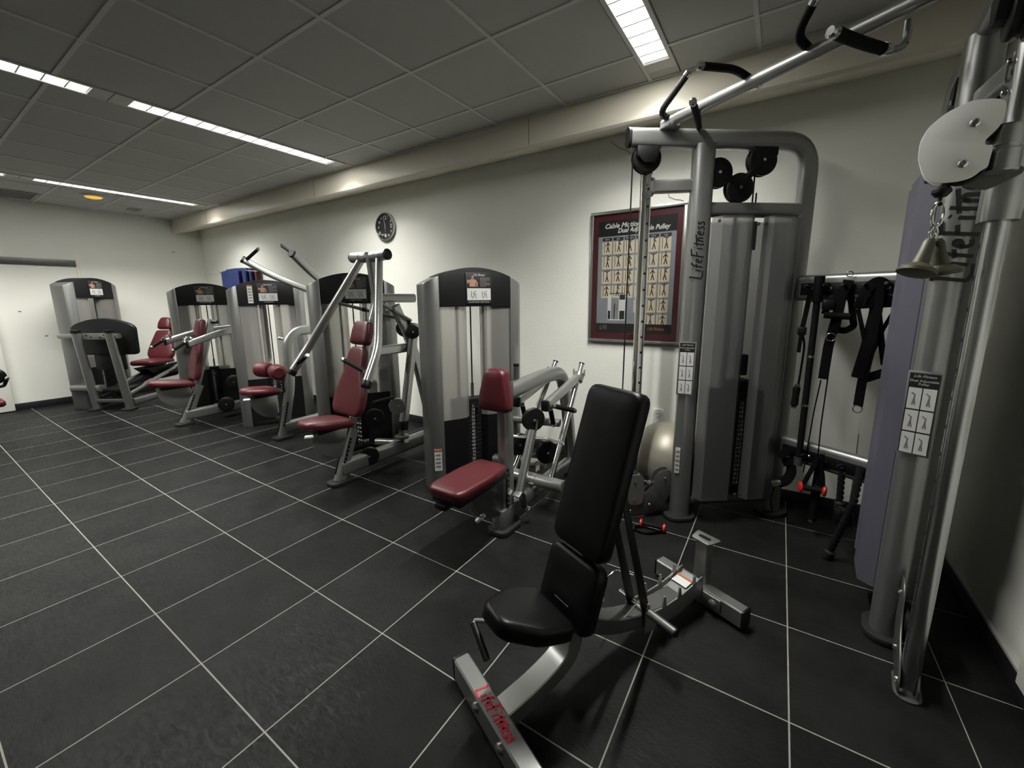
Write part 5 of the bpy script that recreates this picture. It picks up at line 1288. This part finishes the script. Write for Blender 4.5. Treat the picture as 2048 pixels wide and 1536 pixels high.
mk('bar_hanger', G().rod([b0.lerp(b1, 0.03), b0.lerp(b1, 0.03)+V((0.0,0.09,0.0))], 0.009, 10), 'black_plastic', sb)

# cord with small handle beside the bar
cd = thing('cord_handle', (0.156, 2.970, 0.742), 'thin black cord strap with a small handle, left of the straight bar', 'cable handle')
c_ = [V((0.136, 2.970, 1.491)), V((0.127, 2.970, 1.372)), V((0.116, 2.970, 1.255)), V((0.137, 2.970, 1.167)), V((0.134, 2.970, 1.017)), V((0.130, 2.970, 0.931))]
ribbon(cd, c_[:3], 0.028)
mk('cord', G().rod(fil(c_[2:], 0.03, 4), 0.006, 8), 'webbing', cd)
mk('buckle', G().box(V((0.117, 2.970, 1.249)), (0.045,0.02,0.05)), 'black_plastic', cd, bevel=0.008)
ribbon(cd, [V((0.115, 2.965, 1.243)), V((0.112, 2.965, 1.122))], 0.022, name='strap_tail')
mk('small_grip', G().lathe(V((0.124, 2.970, 0.918)), V((0.121, 2.970, 0.793))-V((0.124, 2.970, 0.918)), [(0.010,0),(0.020,0.01),(0.018,0.06),(0.020,0.115),(0.010,0.125)], 16), 'foam_grip', cd)
for p in (V((0.126, 2.970, 0.925)), V((0.121, 2.970, 0.787))):
    mk('grip_ring', G().disc(p, (0.1,0,1), 0.014, 0.012, 14), 'chrome', cd)

# bundle of handles and straps on the second peg
hs_ = thing('strap_bundle', (0.262, 2.930, 0.976), 'tangled bundle of black straps and handles in the middle of the upper rail', 'strap')
ribbon(hs_, [V((0.298, 2.930, 1.535)), V((0.276, 2.920, 1.455)), V((0.264, 2.920, 1.318)), V((0.245, 2.920, 1.178)), V((0.240, 2.920, 0.981))], 0.052)
ribbon(hs_, [V((0.285, 2.940, 1.504)), V((0.230, 2.940, 1.406)), V((0.208, 2.940, 1.350))], 0.035)
ribbon(hs_, [V((0.294, 2.940, 1.504)), V((0.321, 2.940, 1.428)), V((0.340, 2.940, 1.319)), V((0.348, 2.940, 1.286)), V((0.311, 2.930, 1.258)), V((0.279, 2.930, 1.263))], 0.035)
ribbon(hs_, [V((0.276, 2.910, 1.482)), V((0.270, 2.910, 1.374)), V((0.261, 2.910, 1.249))], 0.05)
mk('handle_grip', G().rod([V((0.206, 2.900, 1.346)), V((0.320, 2.900, 1.339))], 0.018, 14), 'foam_grip', hs_)
mk('clip_body', G().box(V((0.223, 2.930, 1.401)), (0.06,0.04,0.06)), 'black_plastic', hs_, bevel=0.012)
def ring_at(root, px, py_r, name='d_ring'):
    c, r_ = px, py_r
    pts = [c+V((r_*math.cos(a), 0, r_*math.sin(a))) for a in [2*math.pi*i/18 for i in range(19)]]
    mk(name, G().rod(pts, 0.0032, 8), 'chrome', root)
ring_at(hs_, V((0.250, 2.905, 1.224)), 0.022)
ring_at(hs_, V((0.299, 2.930, 1.567)), 0.014)
for (u0, u1) in (((1637,766),(1618,860)), ((1660,690),(1643,860))):
    pass
mk('cord', G().rod(fil([V((0.232, 2.930, 0.973)), V((0.218, 2.930, 0.791)), V((0.207, 2.930, 0.478)), V((0.203, 2.930, 0.397))], 0.05, 4), 0.0035, 6), 'webbing', hs_)
mk('cord', G().rod(fil([V((0.265, 2.930, 1.206)), V((0.262, 2.930, 0.976)), V((0.259, 2.930, 0.706)), V((0.265, 2.930, 0.459))], 0.05, 4), 0.0035, 6), 'webbing', hs_)

# wide harness straps on the right of the rail
hn = thing('strap_harness', (0.448, 2.860, 0.896), 'wide black webbing harness hanging on the rail nearest the right tower', 'strap')
ribbon(hn, [V((0.347, 2.860, 1.396)), V((0.371, 2.860, 1.492)), V((0.410, 2.860, 1.529)), V((0.459, 2.860, 1.490)), V((0.489, 2.860, 1.402))], 0.05)
ribbon(hn, [V((0.332, 2.855, 1.412)), V((0.486, 2.855, 1.422))], 0.062)
ribbon(hn, [V((0.409, 2.850, 1.529)), V((0.417, 2.850, 1.376)), V((0.403, 2.850, 1.192)), V((0.380, 2.850, 1.012))], 0.058)
ribbon(hn, [V((0.418, 2.845, 1.325)), V((0.416, 2.845, 1.167)), V((0.402, 2.845, 0.990)), V((0.400, 2.845, 0.859))], 0.045)
ribbon(hn, [V((0.345, 2.860, 1.381)), V((0.372, 2.860, 1.283)), V((0.389, 2.860, 1.217))], 0.022)
ribbon(hn, [V((0.431, 2.860, 1.350)), V((0.456, 2.860, 1.220)), V((0.483, 2.860, 1.090))], 0.03)
ribbon(hn, [V((0.488, 2.870, 1.363)), V((0.457, 2.870, 1.272)), V((0.431, 2.870, 1.152))], 0.02)
ribbon(hn, [V((0.385, 2.850, 1.007)), V((0.417, 2.850, 1.013)), V((0.485, 2.850, 1.051))], 0.045)
ring_at(hn, V((0.400, 2.845, 0.843)), 0.020)

# things on the lower rail
an = thing('ankle_strap', (0.093, 2.950, 0.314), 'black ankle strap with shiny white clasp, left end of the lower rail', 'strap')
ribbon(an, [V((0.133, 2.970, 0.449)), V((0.150, 2.960, 0.374)), V((0.124, 2.950, 0.315)), V((0.084, 2.950, 0.292))], 0.06)
mk('strap_cuff', G().tube(fil([V((0.075, 2.970, 0.453)), V((0.107, 2.970, 0.502)), V((0.158, 2.970, 0.503)), V((0.159, 2.970, 0.447)), V((0.096, 2.970, 0.424))], 0.03, 4), rrect(0.006,0.05,0.002,2), rn_), 'webbing', an)
mk('clasp', G().box(V((0.076, 2.940, 0.297)), (0.055,0.03,0.04), (V((0.9,0,0.4)).normalized(), V((0,1,0)), V((-0.4,0,0.9)).normalized())), 'chrome', an, bevel=0.008)
mk('cord', G().rod(fil([V((0.063, 2.950, 0.256)), V((0.052, 2.950, 0.167)), V((0.073, 2.950, 0.086))], 0.03, 4), 0.005, 8), 'webbing', an)

rh = thing('hanging_handle', (0.249, 2.880, 0.300), 'black handle with red end discs hanging from the lower rail', 'cable handle')
p0, p1 = V((0.203, 2.880, 0.323)), V((0.304, 2.880, 0.324))
mk('handle_grip', G().rod([p0, p1], 0.017, 14), 'foam_grip', rh)
for p, d in ((p0, p0-p1), (p1, p1-p0)):
    mk('end_disc', G().lathe(p, d+V((0,-0.02,0)), [(0.02,-0.004),(0.032,0.004),(0.032,0.012),(0.02,0.018)], 20), 'red_cap', rh)
top_ = V((0.261, 2.880, 0.522))
ribbon(rh, [top_, V((0.232, 2.880, 0.423)), p0], 0.026)
ribbon(rh, [top_, V((0.290, 2.880, 0.436)), p1], 0.026)
mk('hook_post', G().rod([V((0.281, 2.900, 0.541)), V((0.283, 2.900, 0.474))], 0.012, 12), 'black_plastic', rh)

vb_ = thing('short_bar', (0.270, 2.900, 0.102), 'short black bar with chrome collar hanging below the red-capped handle', 'cable bar')
q0, q1 = V((0.277, 2.920, 0.481)), V((0.273, 2.920, 0.100))
mk('bar_tube', G().rod([q0, q0.lerp(q1, 0.95)], 0.024, 14), 'foam_grip', vb_)
mk('bar_collar', G().rod([q0.lerp(q1, 0.36), q0.lerp(q1, 0.39)], 0.026, 14), 'chrome', vb_)
mk('bar_tip', G().rod([q0.lerp(q1, 0.95), q1], 0.018, 14), 'dark_steel', vb_)

def rope(label, pts, r, wrap):
    t = thing('triceps_rope', pts[-1], label, 'rope')
    p = fil(pts, 0.06, 8)
    # twisted look: three strands
    for k in range(3):
        out = []
        acc = 0.0
        for i, c in enumerate(p):
            if i: acc += (p[i]-p[i-1]).length
            a = acc*70+k*2*math.pi/3
            out.append(c+V((math.cos(a), math.sin(a)*0.6, math.sin(a)*0.6))*r*0.5)
        mk('rope_strand', G().rod(out, r*0.62, 8), 'rope', t)
    d = (p[-1]-p[-2]).normalized()
    mk('rope_stopper', G().lathe(p[-1], d, [(r*0.8,-0.01),(r*1.5,0),(r*1.6,0.04),(r*1.2,0.055),(0,0.055)], 16), 'rubber', t)
def dense(a, b_, n=24): return [a.lerp(b_, i/n) for i in range(n+1)]
rope('black braided rope hanging straight from the lower rail', dense(V((0.375, 2.860, 0.463)), V((0.383, 2.860, 0.282))), 0.016, 1)
rope('grey-black braided rope draped from the rail down to the floor', dense(V((0.431, 2.720, 0.557)), V((0.413, 2.660, 0.393)), 20)+dense(V((0.411, 2.655, 0.372)), V((0.351, 2.700, 0.050)), 24), 0.017, 1)
kb = thing('rope_clip', (0.389, 2.750, 0.258), 'dark metal clip with two bright bars below the hanging rope', 'cable clip')
mk('clip_body', G().box(V((0.394, 2.760, 0.239)), (0.09,0.05,0.09)), 'black_plastic', kb, bevel=0.02)
for k in (0, 1):
    mk('clip_bar', G().rod([V((0.363, 2.720, 0.312))-UP*0.018*k, V((0.407, 2.720, 0.304))-UP*0.018*k], 0.004, 8), 'chrome', kb)
